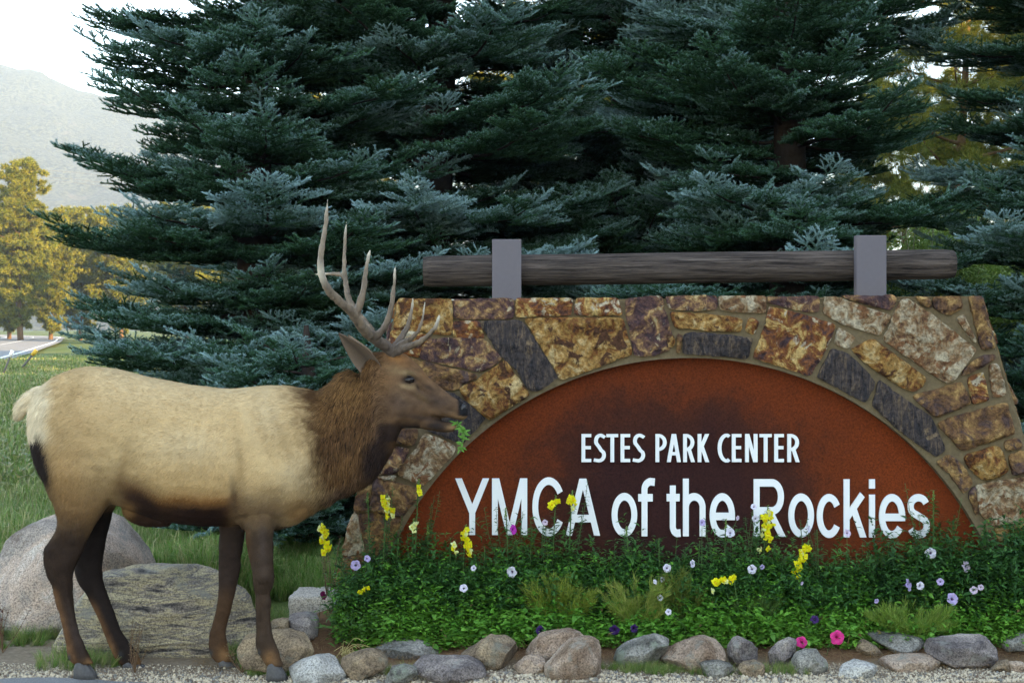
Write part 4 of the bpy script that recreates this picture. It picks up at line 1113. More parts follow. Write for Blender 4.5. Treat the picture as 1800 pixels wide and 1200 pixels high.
# head
hd = sstep(px, 648, 675) * (py < 765)
C = mix(C, (.135, .072, .038), hd)
C = mix(C, (.062, .040, .032), hd * np.clip(g2(700, 705, 34, 26, 15) * .7 + g2(770, 705, 34, 16, 22) * .8, 0, 1))
C = mix(C, (.26, .115, .045), hd * g2(700, 628, 26, 12, 15) * .9)
C = mix(C, (.29, .13, .05), hd * g2(748, 660, 16, 6, 40) * .4)
C = mix(C, (.20, .10, .045), hd * g2(676, 672, 14, 30) * .6)
C = mix(C, (.05, .032, .026), hd * np.clip(g2(745, 735, 40, 5, 8), 0, 1) * .8)
C = mix(C, (.19, .11, .06), hd * g2(700, 690, 30, 7, 30) * .35)
C = mix(C, (.30, .20, .11), hd * np.clip(g2(716, 656, 15, 4.5, 5) + g2(717, 679, 14, 5, 5) * .9, 0, 1) * sidew)
C = mix(C, (.02, .013, .012), hd * np.clip(g2(719, 668, 12, 7) * 1.4, 0, 1) * sidew)
C = mix(C, (.03, .02, .018), hd * g2(734, 680, 2.2, 8, -25) * .8 * sidew)
C = mix(C, (.035, .022, .018), hd * g2(754, 681, 10, 4, 25) * .95)
C = mix(C, (.26, .165, .085), hd * np.clip(g2(694, 650, 12, 8) * .5 + g2(742, 700, 12, 5, 30) * .35, 0, 1))
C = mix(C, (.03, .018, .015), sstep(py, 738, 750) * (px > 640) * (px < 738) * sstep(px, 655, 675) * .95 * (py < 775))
C = mix(C, (.27, .15, .08), hd * g2(806, 734, 16, 5) * .8)
C = mix(C, (.03, .02, .018), hd * g2(774, 739, 13, 3.5, 12))
C = mix(C, (.03, .02, .017), hd * np.clip(g2(768, 749, 22, 8, 5) * 1.3, 0, 1))
C = mix(C, (.24, .14, .07), hd * g2(795, 751, 10, 5) * .85)
C = mix(C, (.014, .013, .014), hd * sstep(px, 799, 806) * (py < 731) * sstep(px - (py - 700) * .05, 800, 808))
C = C * (1 + (.16 * hd + .12 * (py > 900) + .05) * fbm(V * np.array([38, 38, 52]), 81, 4) + .06 * fbm(V * 4.5, 83, 3))[:, None]
C = np.clip(C, .008, 1)
M_COAT = attr_mat('elk_coat', .85, .14, 170, .6, .003, spec=.08)
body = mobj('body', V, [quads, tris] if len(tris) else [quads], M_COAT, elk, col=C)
bV, bN, bC, bQ = V, Nn, C, quads

# coat: short hairs lying along the body, a shaggy mane on the neck
a_ = bV[bQ[:, 0]]; e1 = bV[bQ[:, 1]] - a_; e3 = bV[bQ[:, 3]] - a_
ar = np.linalg.norm(np.cross(e1, e3), axis=1)
qc = bV[bQ].mean(1); qx, qy = pix(qc)
isneck = sstep(qx, 525, 590) * (1 - sstep(qx, 655, 690)) * (qy < 900)
ishead = sstep(qx, 665, 690) * (qy < 765)
wgt = ar * (1 + 1.2 * isneck + 2.0 * ishead) * np.where(qy > 925, .8, 1)
NH = 230000
pick = rng.choice(len(bQ), NH, p=wgt / wgt.sum()); u, v = rng.random((2, NH))
hp = a_[pick] + e1[pick] * u[:, None] + e3[pick] * v[:, None]
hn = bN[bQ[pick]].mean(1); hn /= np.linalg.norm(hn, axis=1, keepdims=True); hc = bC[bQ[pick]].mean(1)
hx_, hy_ = qx[pick], qy[pick]; nk, hd_ = isneck[pick], ishead[pick]; leg = sstep(hy_, 900, 930) * (hx_ < 520)
rump = 1 - sstep(hx_, 60, 150)
d = np.tile([-1.0, 0, -.30], (NH, 1))
def lerp(d, t, f): return d * (1 - f[:, None]) + np.array(t) * f[:, None]
d = lerp(d, (-.6, 0, -.8), rump); d = lerp(d, (-.25, 0, -1), nk); d = lerp(d, (-.9, 0, .25), hd_); d = lerp(d, (0, 0, -1), leg)
d = lerp(d, (-.2, 0, -.9), sstep(hy_, 700, 860) * (1 - leg) * (1 - nk) * (1 - hd_) * .6)
d[:, 0] += .35 * fbm(hp * 5, 91, 2); d[:, 2] += .35 * fbm(hp * 5 + 9, 92, 2)
d -= hn * (d * hn).sum(1, keepdims=True); d /= np.linalg.norm(d, axis=1, keepdims=True) + 1e-6
lift = (.22 + .14 * nk)[:, None] * (.5 + rng.random((NH, 1)))
d = d + hn * lift + rvec(NH) * .14; d /= np.linalg.norm(d, axis=1, keepdims=True)
ln_ = (.019 + .021 * nk + .012 * rump - .009 * hd_ - .006 * leg) * (.6 + .8 * rng.random(NH))
ln_ = ln_ * np.where((hx_ > 690) & (hd_ > .5), .6, 1)
sd = np.cross(hn, d) + rvec(NH) * .3; sd /= np.linalg.norm(sd, axis=1, keepdims=True)
wd = (.0010 + .0008 * nk)
hp = hp - hn * .002
midp = hp + d * ln_[:, None] * .55 + hn * .001; tip = hp + d * ln_[:, None] - hn * (.15 * ln_)[:, None] + np.array([0, 0, -1]) * (.2 * ln_ * nk)[:, None]
V = np.stack([hp - sd * wd[:, None], hp + sd * wd[:, None], midp + sd * wd[:, None] * .8, midp - sd * wd[:, None] * .8, tip], 1).reshape(-1, 3)
k = np.arange(NH)[:, None] * 5
Q = k + np.array([[0, 1, 2, 3]]); Tt = k + np.array([[3, 2, 4]])
vr = (1 + rng.normal(size=NH) * (.13 + .28 * nk) + .05 * fbm(hp * np.array([14, 14, 30]), 95, 2))[:, None]
hc = np.clip(hc * vr, .006, 1)
hcv = np.repeat(hc[:, None], 5, 1); hcv[:, 4] *= 1.12; hcv = hcv.reshape(-1, 3)
M_HAIR = attr_mat('elk_hair', .85, .05, 200, spec=.08)
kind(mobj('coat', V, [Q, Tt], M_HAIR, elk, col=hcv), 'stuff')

# ears
M_EAR = attr_mat('ear_fur', .9, .15, 200, .4, .002)
def ear(base, tip, wid, nrm, name='ear'):
    base, tip, nrm = np.array(base), np.array(tip), np.array(nrm, float); ax = tip - base; L = np.linalg.norm(ax); ax /= L
    s = np.cross(ax, nrm); s /= np.linalg.norm(s); nrm = np.cross(s, ax)
    nu, nv_ = 18, 15; V = []; C_ = []
    for layer in (0, 1):
        for i in range(nu):
            t = i / (nu - 1); w_ = wid * (math.sin(math.pi * min(1, t ** .8 * .93 + .07)) ** .75) * (1 - .25 * t) + .002
            for j in range(nv_):
                b_ = (j / (nv_ - 1)) * 2 - 1; th = b_ * R(78) * (1 - .35 * t)
                p_ = base + ax * L * t + s * math.sin(th) * w_ - nrm * (math.cos(th) * w_ * .8) + nrm * w_ * .3 - nrm * layer * .005 - ax * L * .06 * b_ * b_ * (1 - t)
                V.append(p_)
                if layer == 0: C_.append(np.array([.21, .145, .105]) * (.45 + .75 * abs(b_)) * (1 - .3 * (1 - t)))
                else: C_.append(np.array([.17, .09, .045]) * (1 - .35 * t))
    q_ = gridq(nu, nv_); n0 = nu * nv_
    rim = []
    bd = [i * nv_ for i in range(nu)] + [(nu - 1) * nv_ + j for j in range(1, nv_)] + [i * nv_ + nv_ - 1 for i in range(nu - 2, -1, -1)]
    for a, b_ in zip(bd[:-1], bd[1:]): rim.append((a, b_, b_ + n0, a + n0))
    o = mobj(name, V, [q_, q_ + n0, np.array(rim)], M_EAR, elk, col=np.clip(np.array(C_), .01, 1)); return o
ear(P(661, 656, 6.94), P(595, 586, 6.86), .066, (-.25, -1, -.35))
ear(P(655, 640, 7.06), P(612, 588, 7.22), .045, (.2, -.9, .3))

# eyes
m, t, nd, ln, b = newmat('elk_eye'); b.inputs[0].default_value = (.012, .007, .005, 1); b.inputs['Roughness'].default_value = .04; b.inputs['Specular IOR Level'].default_value = .3
M_EYE = m
def uvs(c, r, nu=20, nv_=12, sc=(1, 1, 1)):
    th = np.linspace(0, np.pi, nv_ + 1)[1:-1]; ph = np.linspace(0, 2 * np.pi, nu, endpoint=False)
    V = np.array([[math.sin(a) * math.cos(b_), math.sin(a) * math.sin(b_), math.cos(a)] for a in th for b_ in ph])
    V = np.vstack([V, [0, 0, 1], [0, 0, -1]]) * np.array(sc) * r + c
    return V, ring_faces(nv_ - 1, nu, True)
def surf_y(x0, y0, side):
    m_ = (np.abs(px0 - x0) < 5) & (np.abs(py0 - y0) < 5) & ((bV[:, 1] < 7) if side < 0 else (bV[:, 1] > 7))
    return bV[m_, 1].mean() if m_.any() else 7 + side * .09
px0, py0 = pix(bV)
for s_ in (-1, 1):
    ys = surf_y(719, 668, s_)
    V, Fc = uvs(P(719, 668, ys - s_ * .013 if s_ > 0 else ys + .013), .0265, sc=(1.2, 1, .9)); mobj('eye', V, Fc, M_EYE, elk)
# eyelids: a dark rim round the near eye
    lid = []
    for a in np.linspace(0, 2 * np.pi, 25):
        lid.append(P(719 + 10.5 * math.cos(a), 668 - 7.6 * math.sin(a) + 1.2 * math.cos(a), ys + s_ * (.006 - .010 * abs(math.cos(a)) ** 2)))
    V, Fc = tube(np.array(lid), .0032, 8, False); mobj('eyelid', V, Fc, plain_mat('eyelid', (.03, .02, .018), .6), elk)
# nose leather
M_NOSE = plain_mat('nose_leather', (.016, .014, .015), .35, .5, .2, 120, bump_s=.4, bump_d=.001)
V, Fc = uvs(P(813.5, 717, 7.0), .0285, 24, 16, (.78, 1.42, .95)); V = V + .002 * fbm(V * 60, 3, 2)[:, None]
V[:, 1] = 7.0 + (V[:, 1] - 7.0)
mobj('nose', V, Fc, M_NOSE, elk)
for s_ in (-1, 1):
    V, Fc = uvs(P(812, 718, 7.0 + s_ * .034), .0075, 12, 8, (1, .7, 1.3)); mobj('nostril', V, Fc, plain_mat('nostril', (.004, .003, .003), .9), elk)

# hooves: two toes each
M_HOOF = plain_mat('hoof_horn', (.075, .07, .07), .55, .35, .3, 90, bump_s=.3, bump_d=.001)
def hoof(x0, x1, yt, yb, Y, zt=None):
    parts = []
    zb = float(ground_z(P(x0, 0, Y)[0], Y)) - .004
    for s_ in (-1, 1):
        a = P(x0, yt, Y)[0]; b_ = P(x1, yt, Y)[0]; L = b_ - a; yc = Y + s_ * .018
        top = P(x0, yt, Y)[2]
        V = []
        for z_, f0, f1, wd_ in ((zb, -.05, 1.12, .019), (zb + (top - zb) * .35, -.03, .98, .020), (zb + (top - zb) * .75, 0, .76, .019), (top, .06, .58, .016), (top + .012, .12, .46, .010)):
            for an in np.linspace(0, 2 * np.pi, 16, endpoint=False):
                cx_ = (f0 + f1) / 2; rx_ = (f1 - f0) / 2; c_, sn = math.cos(an), math.sin(an)
                tp = 1 - .35 * max(0, c_)
                V.append((a + L * (cx_ + rx_ * c_), yc + wd_ * sn * tp - s_ * .004 * max(0, c_), z_))
        V = np.array(V); V = np.vstack([V, V[:16].mean(0), V[-16:].mean(0)])
        parts.append((V, ring_faces(5, 16, True)))
    V, Fc = join(parts); mobj('hoof', V, Fc, M_HOOF, elk)
hoof(470, 503, 1166, 1190, Fn); hoof(385, 416, 1160, 1182, Ff); hoof(132, 168, 1164, 1180, Yn); hoof(217, 255, 1164, 1182, Yf)

# antlers
def bone(keys, r0, r1, Y0=7.0, pw=1.0, n=9):
    p_ = catmull([P(a, b_, Yk) for a, b_, Yk in keys], n); t = np.linspace(0, 1, len(p_))
    rr_ = (r0 + (r1 - r0) * t ** pw) * 1.1
    rr_ = rr_ * np.where(t > .93, np.clip((1.02 - t) / .09, .25, 1), 1)
    return tube(p_, rr_, 12)
def A(x, y, Y): return (500 + x / 3., 320 + y / 3., Y)
near_a = [bone([A(585, 905, 6.95), A(540, 870, 6.93), A(480, 828, 6.87), A(425, 785, 6.80), A(388, 735, 6.75), A(350, 680, 6.70), A(290, 628, 6.65), A(228, 562, 6.61), A(195, 480, 6.58), A(190, 400, 6.58), A(208, 290, 6.60), A(222, 180, 6.62), A(228, 85, 6.63)], .027, .008, pw=1.15, n=7),
          bone([A(372, 700, 6.73), A(398, 640, 6.72), A(418, 560, 6.73), A(432, 450, 6.76), A(453, 350, 6.79)], .020, .006),
          bone([A(470, 815, 6.86), A(505, 795, 6.83), A(545, 730, 6.82), A(567, 640, 6.83), A(578, 540, 6.85), A(585, 438, 6.87)], .019, .005),
          bone([A(588, 895, 6.93), A(650, 870, 6.88), A(720, 838, 6.84), A(780, 785, 6.82), A(806, 740, 6.82), A(818, 695, 6.83)], .020, .004, pw=.9),
          bone([A(580, 888, 6.94), A(625, 850, 6.91), A(680, 815, 6.89), A(722, 745, 6.89), A(743, 625, 6.91)], .019, .004, pw=.9),
          bone([A(185, 445, 6.58), A(176, 428, 6.57), A(174, 412, 6.57)], .010, .004, n=4)]
far_a = [bone([A(575, 905, 7.05), A(530, 862, 7.08), A(470, 805, 7.14), A(425, 745, 7.21), A(385, 695, 7.26), A(350, 640, 7.31), A(328, 570, 7.35), A(317, 480, 7.38), A(317, 380, 7.40), A(322, 290, 7.41), A(326, 208, 7.42)], .024, .005, pw=1.1, n=7),
         bone([A(318, 500, 7.38), A(292, 488, 7.40), A(240, 484, 7.43), A(160, 487, 7.47)], .015, .005),
         bone([A(565, 890, 7.06), A(605, 835, 7.09), A(645, 770, 7.12), A(668, 690, 7.13), A(680, 597, 7.13)], .021, .004, pw=.9),
         bone([A(590, 893, 7.05), A(640, 880, 7.08), A(700, 850, 7.10), A(755, 815, 7.12)], .016, .005)]
M_ANT = attr_mat('antler', .6, .18, 60, .5, .003, spec=.3)
for prs, yc in ((near_a, 6.955), (far_a, 7.045)):
    ba = P(688, 616, yc); prs.append(tube([ba + [-.004, 0, -.012], ba + [0, 0, 0], ba + [.002, 0, .012]], [.026, .034, .024], 16))
    V, Fc = join(prs); tmp = link('antler_tmp', mesh_data('antler_tmp', V, Fc))
    md = tmp.modifiers.new('r', 'REMESH'); md.mode = 'VOXEL'; md.voxel_size = .0045
    md = tmp.modifiers.new('s', 'SMOOTH'); md.factor = .5; md.iterations = 4
    ev = tmp.evaluated_get(bpy.context.evaluated_depsgraph_get()); me = ev.to_mesh(); nv = len(me.vertices)
    V = np.empty(nv * 3, np.float32); me.vertices.foreach_get('co', V); V = V.reshape(-1, 3).astype(float)
    Nn = np.empty(nv * 3, np.float32); me.vertices.foreach_get('normal', Nn); Nn = Nn.reshape(-1, 3)
    nl = len(me.loops); li = np.empty(nl, np.int32); me.loops.foreach_get('vertex_index', li); q_ = li.reshape(-1, 4)
    ev.to_mesh_clear(); bpy.data.objects.remove(tmp)
    V = V + Nn * (.0034 * fbm(np.c_[V[:, 0] * 80, V[:, 1] * 80, V[:, 2] * 20], 5, 4))[:, None]
    x_, y_ = pix(V); zt = HY - y_
    nz = fbm(np.c_[V[:, 0] * 50, V[:, 1] * 50, V[:, 2] * 12], 7, 3)
    C_ = np.tile([.150, .105, .072], (nv, 1)) * (1 + .40 * nz)[:, None]
    f = sstep(-y_, -560, -380) * .55; C_ = C_ * (1 - f[:, None]) + np.array([.27, .21, .15]) * f[:, None]
    f = (1 - sstep(np.hypot(x_ - 688, y_ - 612), 5, 60)) * .75; C_ = C_ * (1 - f[:, None]) + np.array([.075, .052, .042]) * f[:, None]
    for tx, ty in ((228, 85), (453, 350), (585, 438), (818, 695), (743, 625), (326, 208), (680, 597), (160, 487)):
        f = (1 - sstep(np.hypot(x_ - 500 - tx / 3, y_ - 320 - ty / 3), 4, 34)) * .8; C_ = C_ * (1 - f[:, None]) + np.array([.55, .48, .38]) * f[:, None]
    mobj('antler', V, [q_], M_ANT, elk, col=np.clip(C_, .01, 1))
# ------------------------------------------------------------------ rocks
def rock_mat(name, stops, speck=(.12, .3), lich=None, band=None, scale=5.):
    m, t, nd, ln, b = newmat(name)
    w_ = orand(nd, ln, 60); co = coords(nd)
    if band:
        mp = nd.new('ShaderNodeMapping'); mp.inputs['Scale'].default_value = band[:3]; mp.inputs['Rotation'].default_value = band[3:]
        ln.new(co, mp.inputs['Vector']); c2 = mp.outputs[0]
    else: c2 = co
    n = noise(nd, ln, scale, 8, .62, c2, w_, .6); r = ramp(nd, stops); ln.new(n, r.inputs[0])
    n2 = noise(nd, ln, 110, 3, .75, co, w_); r2 = ramp(nd, [(.38, (.30, .28, .27)), (.5, (1, 1, 1)), (.62, (1.6, 1.55, 1.5))]); ln.new(n2, r2.inputs[0])
    c = mixc(nd, ln, .75, r.outputs[0], r2.outputs[0], 'MULTIPLY')
    n3 = noise(nd, ln, 7, 7, .7, co, w_); 
    if lich:
        r3 = ramp(nd, [(.55, (0, 0, 0)), (.63, (1, 1, 1))]); ln.new(n3, r3.inputs[0])
        c = mixc(nd, ln, math_node(nd, ln, r3.outputs[0], .7), c, lich)
    ln.new(c, b.inputs[0]); b.inputs['Roughness'].default_value = .9; b.inputs['Specular IOR Level'].default_value = .2
    mu = nd.new('ShaderNodeMath'); mu.operation = 'MULTIPLY_ADD'; mu.inputs[1].default_value = .3; ln.new(n2, mu.inputs[0]); ln.new(n, mu.inputs[2])
    bump(nd, ln, b, mu.outputs[0], .9, .035)
    return m
def math_node(nd, ln, a, k):
    q_ = nd.new('ShaderNodeMath'); q_.operation = 'MULTIPLY'; ln.new(a, q_.inputs[0]); q_.inputs[1].default_value = k; return q_.outputs[0]
K_PINK = rock_mat('granite_pink', [(.36, (.20, .13, .09)), (.5, (.36, .26, .195)), (.64, (.48, .38, .30))], lich=(.26, .25, .21))
K_BROWN = rock_mat('granite_brown', [(.36, (.10, .07, .05)), (.5, (.25, .18, .12)), (.64, (.40, .29, .18))], lich=(.20, .20, .16))
K_GREY = rock_mat('granite_grey', [(.36, (.09, .085, .075)), (.5, (.22, .205, .18)), (.64, (.38, .35, .31))], lich=(.24, .27, .20))
K_WHITE = rock_mat('rock_pale', [(.3, (.26, .25, .24)), (.5, (.42, .40, .37)), (.7, (.55, .53, .50))], lich=(.2, .2, .18))
K_PURP = rock_mat('rock_purple', [(.36, (.09, .075, .075)), (.5, (.21, .175, .165)), (.64, (.36, .31, .27))], lich=(.28, .27, .24))
K_BAND = rock_mat('gneiss', [(.36, (.05, .045, .045)), (.43, (.24, .20, .17)), (.49, (.44, .36, .22)), (.54, (.15, .13, .13)), (.60, (.50, .42, .27)), (.68, (.28, .24, .21))], band=(1.2, 1.2, 9, 0.05, R(14), 0), scale=2.6, lich=(.25, .24, .21))
K_BOULD = rock_mat('boulder_granite', [(.36, (.16, .12, .10)), (.46, (.31, .26, .225)), (.56, (.45, .33, .26)), (.66, (.50, .44, .39))], lich=(.20, .19, .17), scale=3)

def sphere_grid(nu, nv_):
    th = np.linspace(0, np.pi, nv_ + 1)[1:-1]; ph = np.linspace(0, 2 * np.pi, nu, endpoint=False)
    TH, PH = np.meshgrid(th, ph, indexing='ij')
    # pole axis along y (depth)
    D = np.stack([np.sin(TH) * np.cos(PH), np.cos(TH), np.sin(TH) * np.sin(PH)], -1).reshape(-1, 3)
    D = np.vstack([D, [0, 1, 0], [0, -1, 0]])
    return D, ring_faces(nv_ - 1, nu, True)
SG = sphere_grid(72, 44)

def rock(pts, mat, label, depth=None, Y=None, seed=0, name='rock', rough=1.0, group='rocks edging the flower bed', sink=.02, boxy=2.6, tilt=0):
    """pts: outline in photo pixels; the rock stands on the ground at its lowest outline point"""
    pts = np.array(pts, float); bot = pts[:, 1].max()
    wpx = np.ptp(pts[:, 0])
    if Y is None: Y = 1.69 * FPX / (bot - HY)
    if depth is None: depth = .40 * wpx / FPX * Y
    Yc = Y + depth * .8
    rr = np.random.default_rng(seed + 500)
    w2 = np.array([P(a, b_, Yc)[[0, 2]] for a, b_ in pts]); c0 = (w2.max(0) + w2.min(0)) / 2
    q_ = w2 - c0
    # outline radius by angle
    dense = []
    for i in range(len(q_)):
        a, b_ = q_[i], q_[(i + 1) % len(q_)]
        for t_ in np.linspace(0, 1, 12, endpoint=False): dense.append(a + (b_ - a) * t_)
    dense = np.array(dense); an = np.arctan2(dense[:, 1], dense[:, 0]); ra = np.hypot(dense[:, 0], dense[:, 1]); o = np.argsort(an); an, ra = an[o], ra[o]
    D, Fs_ = SG
    th = np.arctan2(D[:, 2], D[:, 0]); rad = np.interp(th, np.r_[an - 2 * np.pi, an, an + 2 * np.pi], np.r_[ra, ra, ra])
    cc = np.abs(D[:, 1]); cr = (1 - cc ** boxy) ** (1 / boxy)
    V = np.stack([rad * cr * np.cos(th), np.sign(D[:, 1]) * depth * cc ** .9, rad * cr * np.sin(th)], -1)
    size = ra.mean()
    for k in range(9):     # broken facets
        nr = rr.normal(size=3); nr[1] = -abs(nr[1]) * 1.2 if k < 5 else nr[1]; nr /= np.linalg.norm(nr)
        lim = (V @ nr).max() * rr.uniform(.74, .91); ex = np.maximum(V @ nr - lim, 0); V = V - nr * (ex * .93)[:, None]
    s3 = (V + seed * 3.7) / size
    Nr = V / (np.linalg.norm(V, axis=1, keepdims=True) + 1e-9)
    V = V + Nr * (size * rough * (.060 * fbm(s3 * 1.6, 3, 4) + .018 * np.abs(fbm(s3 * 6, 9, 3))))[:, None]
    base = np.array([c0[0], Yc, w2[:, 1].min()])
    V = V + [0, 0, c0[1] - w2[:, 1].min()]
    gz = float(ground_z(c0[0], Yc)); low = V[:, 2].min() + base[2]
    # stretch the underside down into the soil
    if low > gz - sink:
        f = 1 - sstep(V[:, 2], 0, size * .9); V[:, 2] -= f * (low - gz + sink)
    o = link(name, mesh_data(name, V, Fs_), mat, None, base)
    return tag(o, label, 'boulder' if name == 'boulder' else 'rock', group)

Z2, Z3, Z4, Z5 = (400, 1060, 4.5), (780, 1060, 4.5), (1080, 1060, 5), (1420, 1060, 4.737)
RK = [
 (Z2, [(350, 220), (480, 215), (600, 250), (700, 350), (720, 400), (640, 450), (480, 540), (300, 560), (120, 520), (60, 400), (130, 260)], K_BROWN, 'speckled brown rounded rock right behind the front hooves of the elk'),
 (Z2, [(460, 520), (580, 450), (700, 410), (800, 405), (860, 430), (880, 490), (945, 550), (900, 600), (700, 625), (500, 610)], K_WHITE, 'pale grey wedge shaped rock touching the tip of the foremost hoof'),
 (Z2, [(900, 440), (1000, 390), (1100, 360), (1240, 370), (1270, 420), (1270, 490), (1180, 560), (1000, 600), (900, 530)], K_BROWN, 'squarish brown speckled rock with a tuft of dry grass on it'),
 (Z2, [(1150, 320), (1300, 295), (1500, 300), (1620, 330), (1680, 390), (1500, 430), (1280, 430), (1150, 370)], K_GREY, 'flat long grey rock lying against the left end of the greenery'),
 (Z2, [(1240, 600), (1300, 500), (1400, 480), (1500, 500), (1500, 560), (1400, 620), (1240, 640)], K_GREY, 'small angular grey rock in the front row, near the flat grey one'),
 (Z2, [(1450, 450), (1550, 420), (1720, 430), (1900, 430), (2020, 480), (2050, 560), (1900, 600), (1650, 620), (1500, 530)], K_PURP, 'low wide mauve and tan rock left of the golden domed rock'),
 (Z3, [(130, 410), (200, 340), (300, 260), (350, 250), (400, 265), (500, 265), (570, 310), (605, 380), (580, 460), (500, 530), (350, 530), (200, 460)], K_BROWN, 'golden brown domed rock standing left of the largest pair of rocks'),
 (Z3, [(640, 410), (700, 300), (760, 250), (880, 215), (990, 205), (1080, 230), (1140, 290), (1120, 440), (950, 520), (760, 500)], K_PINK, 'brown rounded rock leaning behind the big pinkish triangular rock'),
 (Z3, [(790, 500), (850, 430), (960, 330), (1050, 260), (1230, 270), (1250, 310), (1260, 560), (1200, 595), (1050, 612), (900, 615), (810, 570)], K_PINK, 'largest rock of the edging, smooth pinkish and triangular'),
 (Z3, [(540, 510), (640, 420), (700, 405), (810, 440), (800, 500), (780, 570), (650, 570)], K_PINK, 'small pink rock tucked against the left foot of the triangular rock'),
 (Z3, [(1340, 450), (1370, 370), (1460, 310), (1600, 265), (1680, 245), (1780, 280), (1760, 380), (1680, 480), (1560, 520), (1400, 525)], K_GREY, 'rugged grey and tan rock just right of the gap after the triangular one'),
 (Z4, [(400, 540), (440, 430), (560, 360), (680, 310), (800, 300), (900, 330), (960, 400), (1000, 490), (950, 540), (760, 570), (650, 600), (480, 580)], K_PINK, 'broad reddish tan rock left of the round dark and white one'),
 (Z4, [(980, 390), (1000, 330), (1090, 285), (1200, 330), (1270, 400), (1250, 480), (1150, 540), (1050, 565), (1000, 490)], K_PURP, 'rounded rock, dark on its left and whitish on its right side'),
 (Z4, [(740, 530), (790, 505), (920, 495), (1030, 530), (1050, 600), (900, 640), (770, 615)], K_GREY, 'low greenish grey rock in front of the broad reddish one'),
 (Z4, [(1060, 600), (1130, 520), (1240, 500), (1310, 530), (1330, 590), (1230, 640)], K_BROWN, 'low speckled tan rock in front of the round dark and white one'),
 (Z4, [(1350, 430), (1450, 340), (1540, 295), (1600, 320), (1590, 420), (1530, 520), (1450, 570), (1370, 530)], K_PURP, 'tilted mauve rock with a pink petunia hanging at its top right'),
 (Z4, [(1540, 540), (1600, 450), (1680, 405), (1780, 410), (1830, 470), (1900, 520), (1880, 600), (1600, 620)], K_GREY, 'grey lichen spotted rock below the two pink petunias'),
 (Z5, [(240, 590), (280, 510), (400, 470), (560, 510), (585, 560), (480, 605), (300, 618)], K_WHITE, 'whitish angular rock at the front edge of the row'),
 (Z5, [(460, 260), (560, 240), (780, 240), (900, 270), (1010, 300), (930, 350), (840, 400), (760, 430), (690, 400), (600, 330)], K_GREY, 'flat slab with pale green lichen resting on the bed edge'),
 (Z5, [(380, 340), (470, 300), (560, 350), (650, 440), (480, 440), (400, 400)], K_BROWN, 'small dark brown rock beneath the lichen slab on its left'),
 (Z5, [(580, 500), (650, 460), (800, 435), (1020, 435), (1110, 490), (1080, 540), (900, 565), (640, 565)], K_PINK, 'long flat brownish rock lying below the lichen slab'),
 (Z5, [(970, 370), (1020, 310), (1150, 290), (1300, 270), (1480, 280), (1560, 370), (1570, 450), (1520, 530), (1400, 555), (1250, 540), (1130, 490), (990, 420)], K_PURP, 'large mauve grey rock with green tendrils trailing over it'),
 (Z5, [(1570, 350), (1640, 290), (1800, 240), (1900, 250), (1960, 330), (1820, 400), (1620, 410)], K_GREY, 'grey rock cut by the right edge of the photo'),
 (Z5, [(1520, 550), (1600, 480), (1680, 470), (1680, 560), (1580, 585)], K_BROWN, 'small brown rock under the rock at the right edge, the left one of two'),
 (Z5, [(1680, 485), (1790, 480), (1800, 580), (1670, 585)], K_PINK, 'small reddish rock under the rock at the right edge, the right one of two'),
]
for i, (z_, pts, mt, lb) in enumerate(RK):
    p_ = zz(*z_, pts)
    bot = p_[:, 1].max(); Yk = 1.69 * FPX / (bot - HY)
    rock(p_, mt, lb, seed=i, Y=min(Yk, 7.36))
rock(zz(250, 860, 3.53, [(915, 780), (1000, 765), (1095, 770), (1090, 860), (1020, 885), (920, 870)]), K_PURP, 'pale mauve rock under the squared stone slab', Y=7.45, seed=40, depth=.12)
rock(zz(250, 860, 3.53, [(800, 815), (860, 803), (920, 808), (930, 870), (860, 895), (800, 870)]), K_BROWN, 'small rusty brown rock left of the squared slab, low on the ground', Y=7.4, seed=41, depth=.1)
rock([(1, 1105), (-30, 1060), (-20, 1000), (8, 955), (50, 925), (110, 903), (150, 895), (200, 915), (235, 950), (262, 985), (272, 1020), (250, 1090), (190, 1110), (80, 1120)], K_BOULD, 'big rounded pinkish granite boulder behind the hind legs of the elk', depth=.55, Y=7.72, seed=31, name='boulder', group='boulders behind the elk', rough=.95, boxy=2.3)
rock([(70, 1110), (100, 1070), (130, 1035), (185, 1008), (245, 1000), (335, 994), (372, 1004), (395, 1022), (430, 1045), (452, 1085), (455, 1130), (430, 1165), (330, 1172), (220, 1168), (120, 1145)], K_BAND, 'long banded grey and tan boulder between the hind and front legs', depth=.26, Y=7.28, seed=32, name='boulder', group='boulders behind the elk', rough=.95, boxy=3.0)

# squared stone slab
a = P(506, 1048, 7.85); b_ = P(601, 1090, 7.85)
V, Fc = box(a[0], b_[0], 7.85, 8.2, b_[2] - .08, a[2]); 
gx_, gz_ = 16, 10
bm = []
def slab(x0, x1, y0, y1, z0, z1, n=14):
    D, Fs_ = sphere_grid(56, 36); m_ = np.abs(D).max(1, keepdims=True); Q = D / m_ * (1 - .03 * (np.abs(D / m_) ** 6).sum(1, keepdims=True) / 3)
    c = np.array([(x0 + x1) / 2, (y0 + y1) / 2, (z0 + z1) / 2]); h_ = np.array([x1 - x0, y1 - y0, z1 - z0]) / 2
    V = Q * h_; V = V + .004 * np.stack([fbm(V * 18 + k * 7, 5, 4) for k in range(3)], -1); return V + c, Fs_
V, Fs_ = slab(a[0], b_[0] + .02, 7.85, 8.16, b_[2] - .10, a[2])
V[:, 0] += .05 * (V[:, 1] - 7.85)
o = mobj('stone_slab', V, Fs_, rock_mat('slab_stone', [(.3, (.40, .34, .29)), (.55, (.52, .46, .40)), (.75, (.6, .55, .5))], scale=3), base=(float(a[0] + .15), 8.0, float(ground_z(a[0], 8.0))))
tag(o, 'squared pale stone slab with flat top at the left end of the flower bed', 'stone slab')

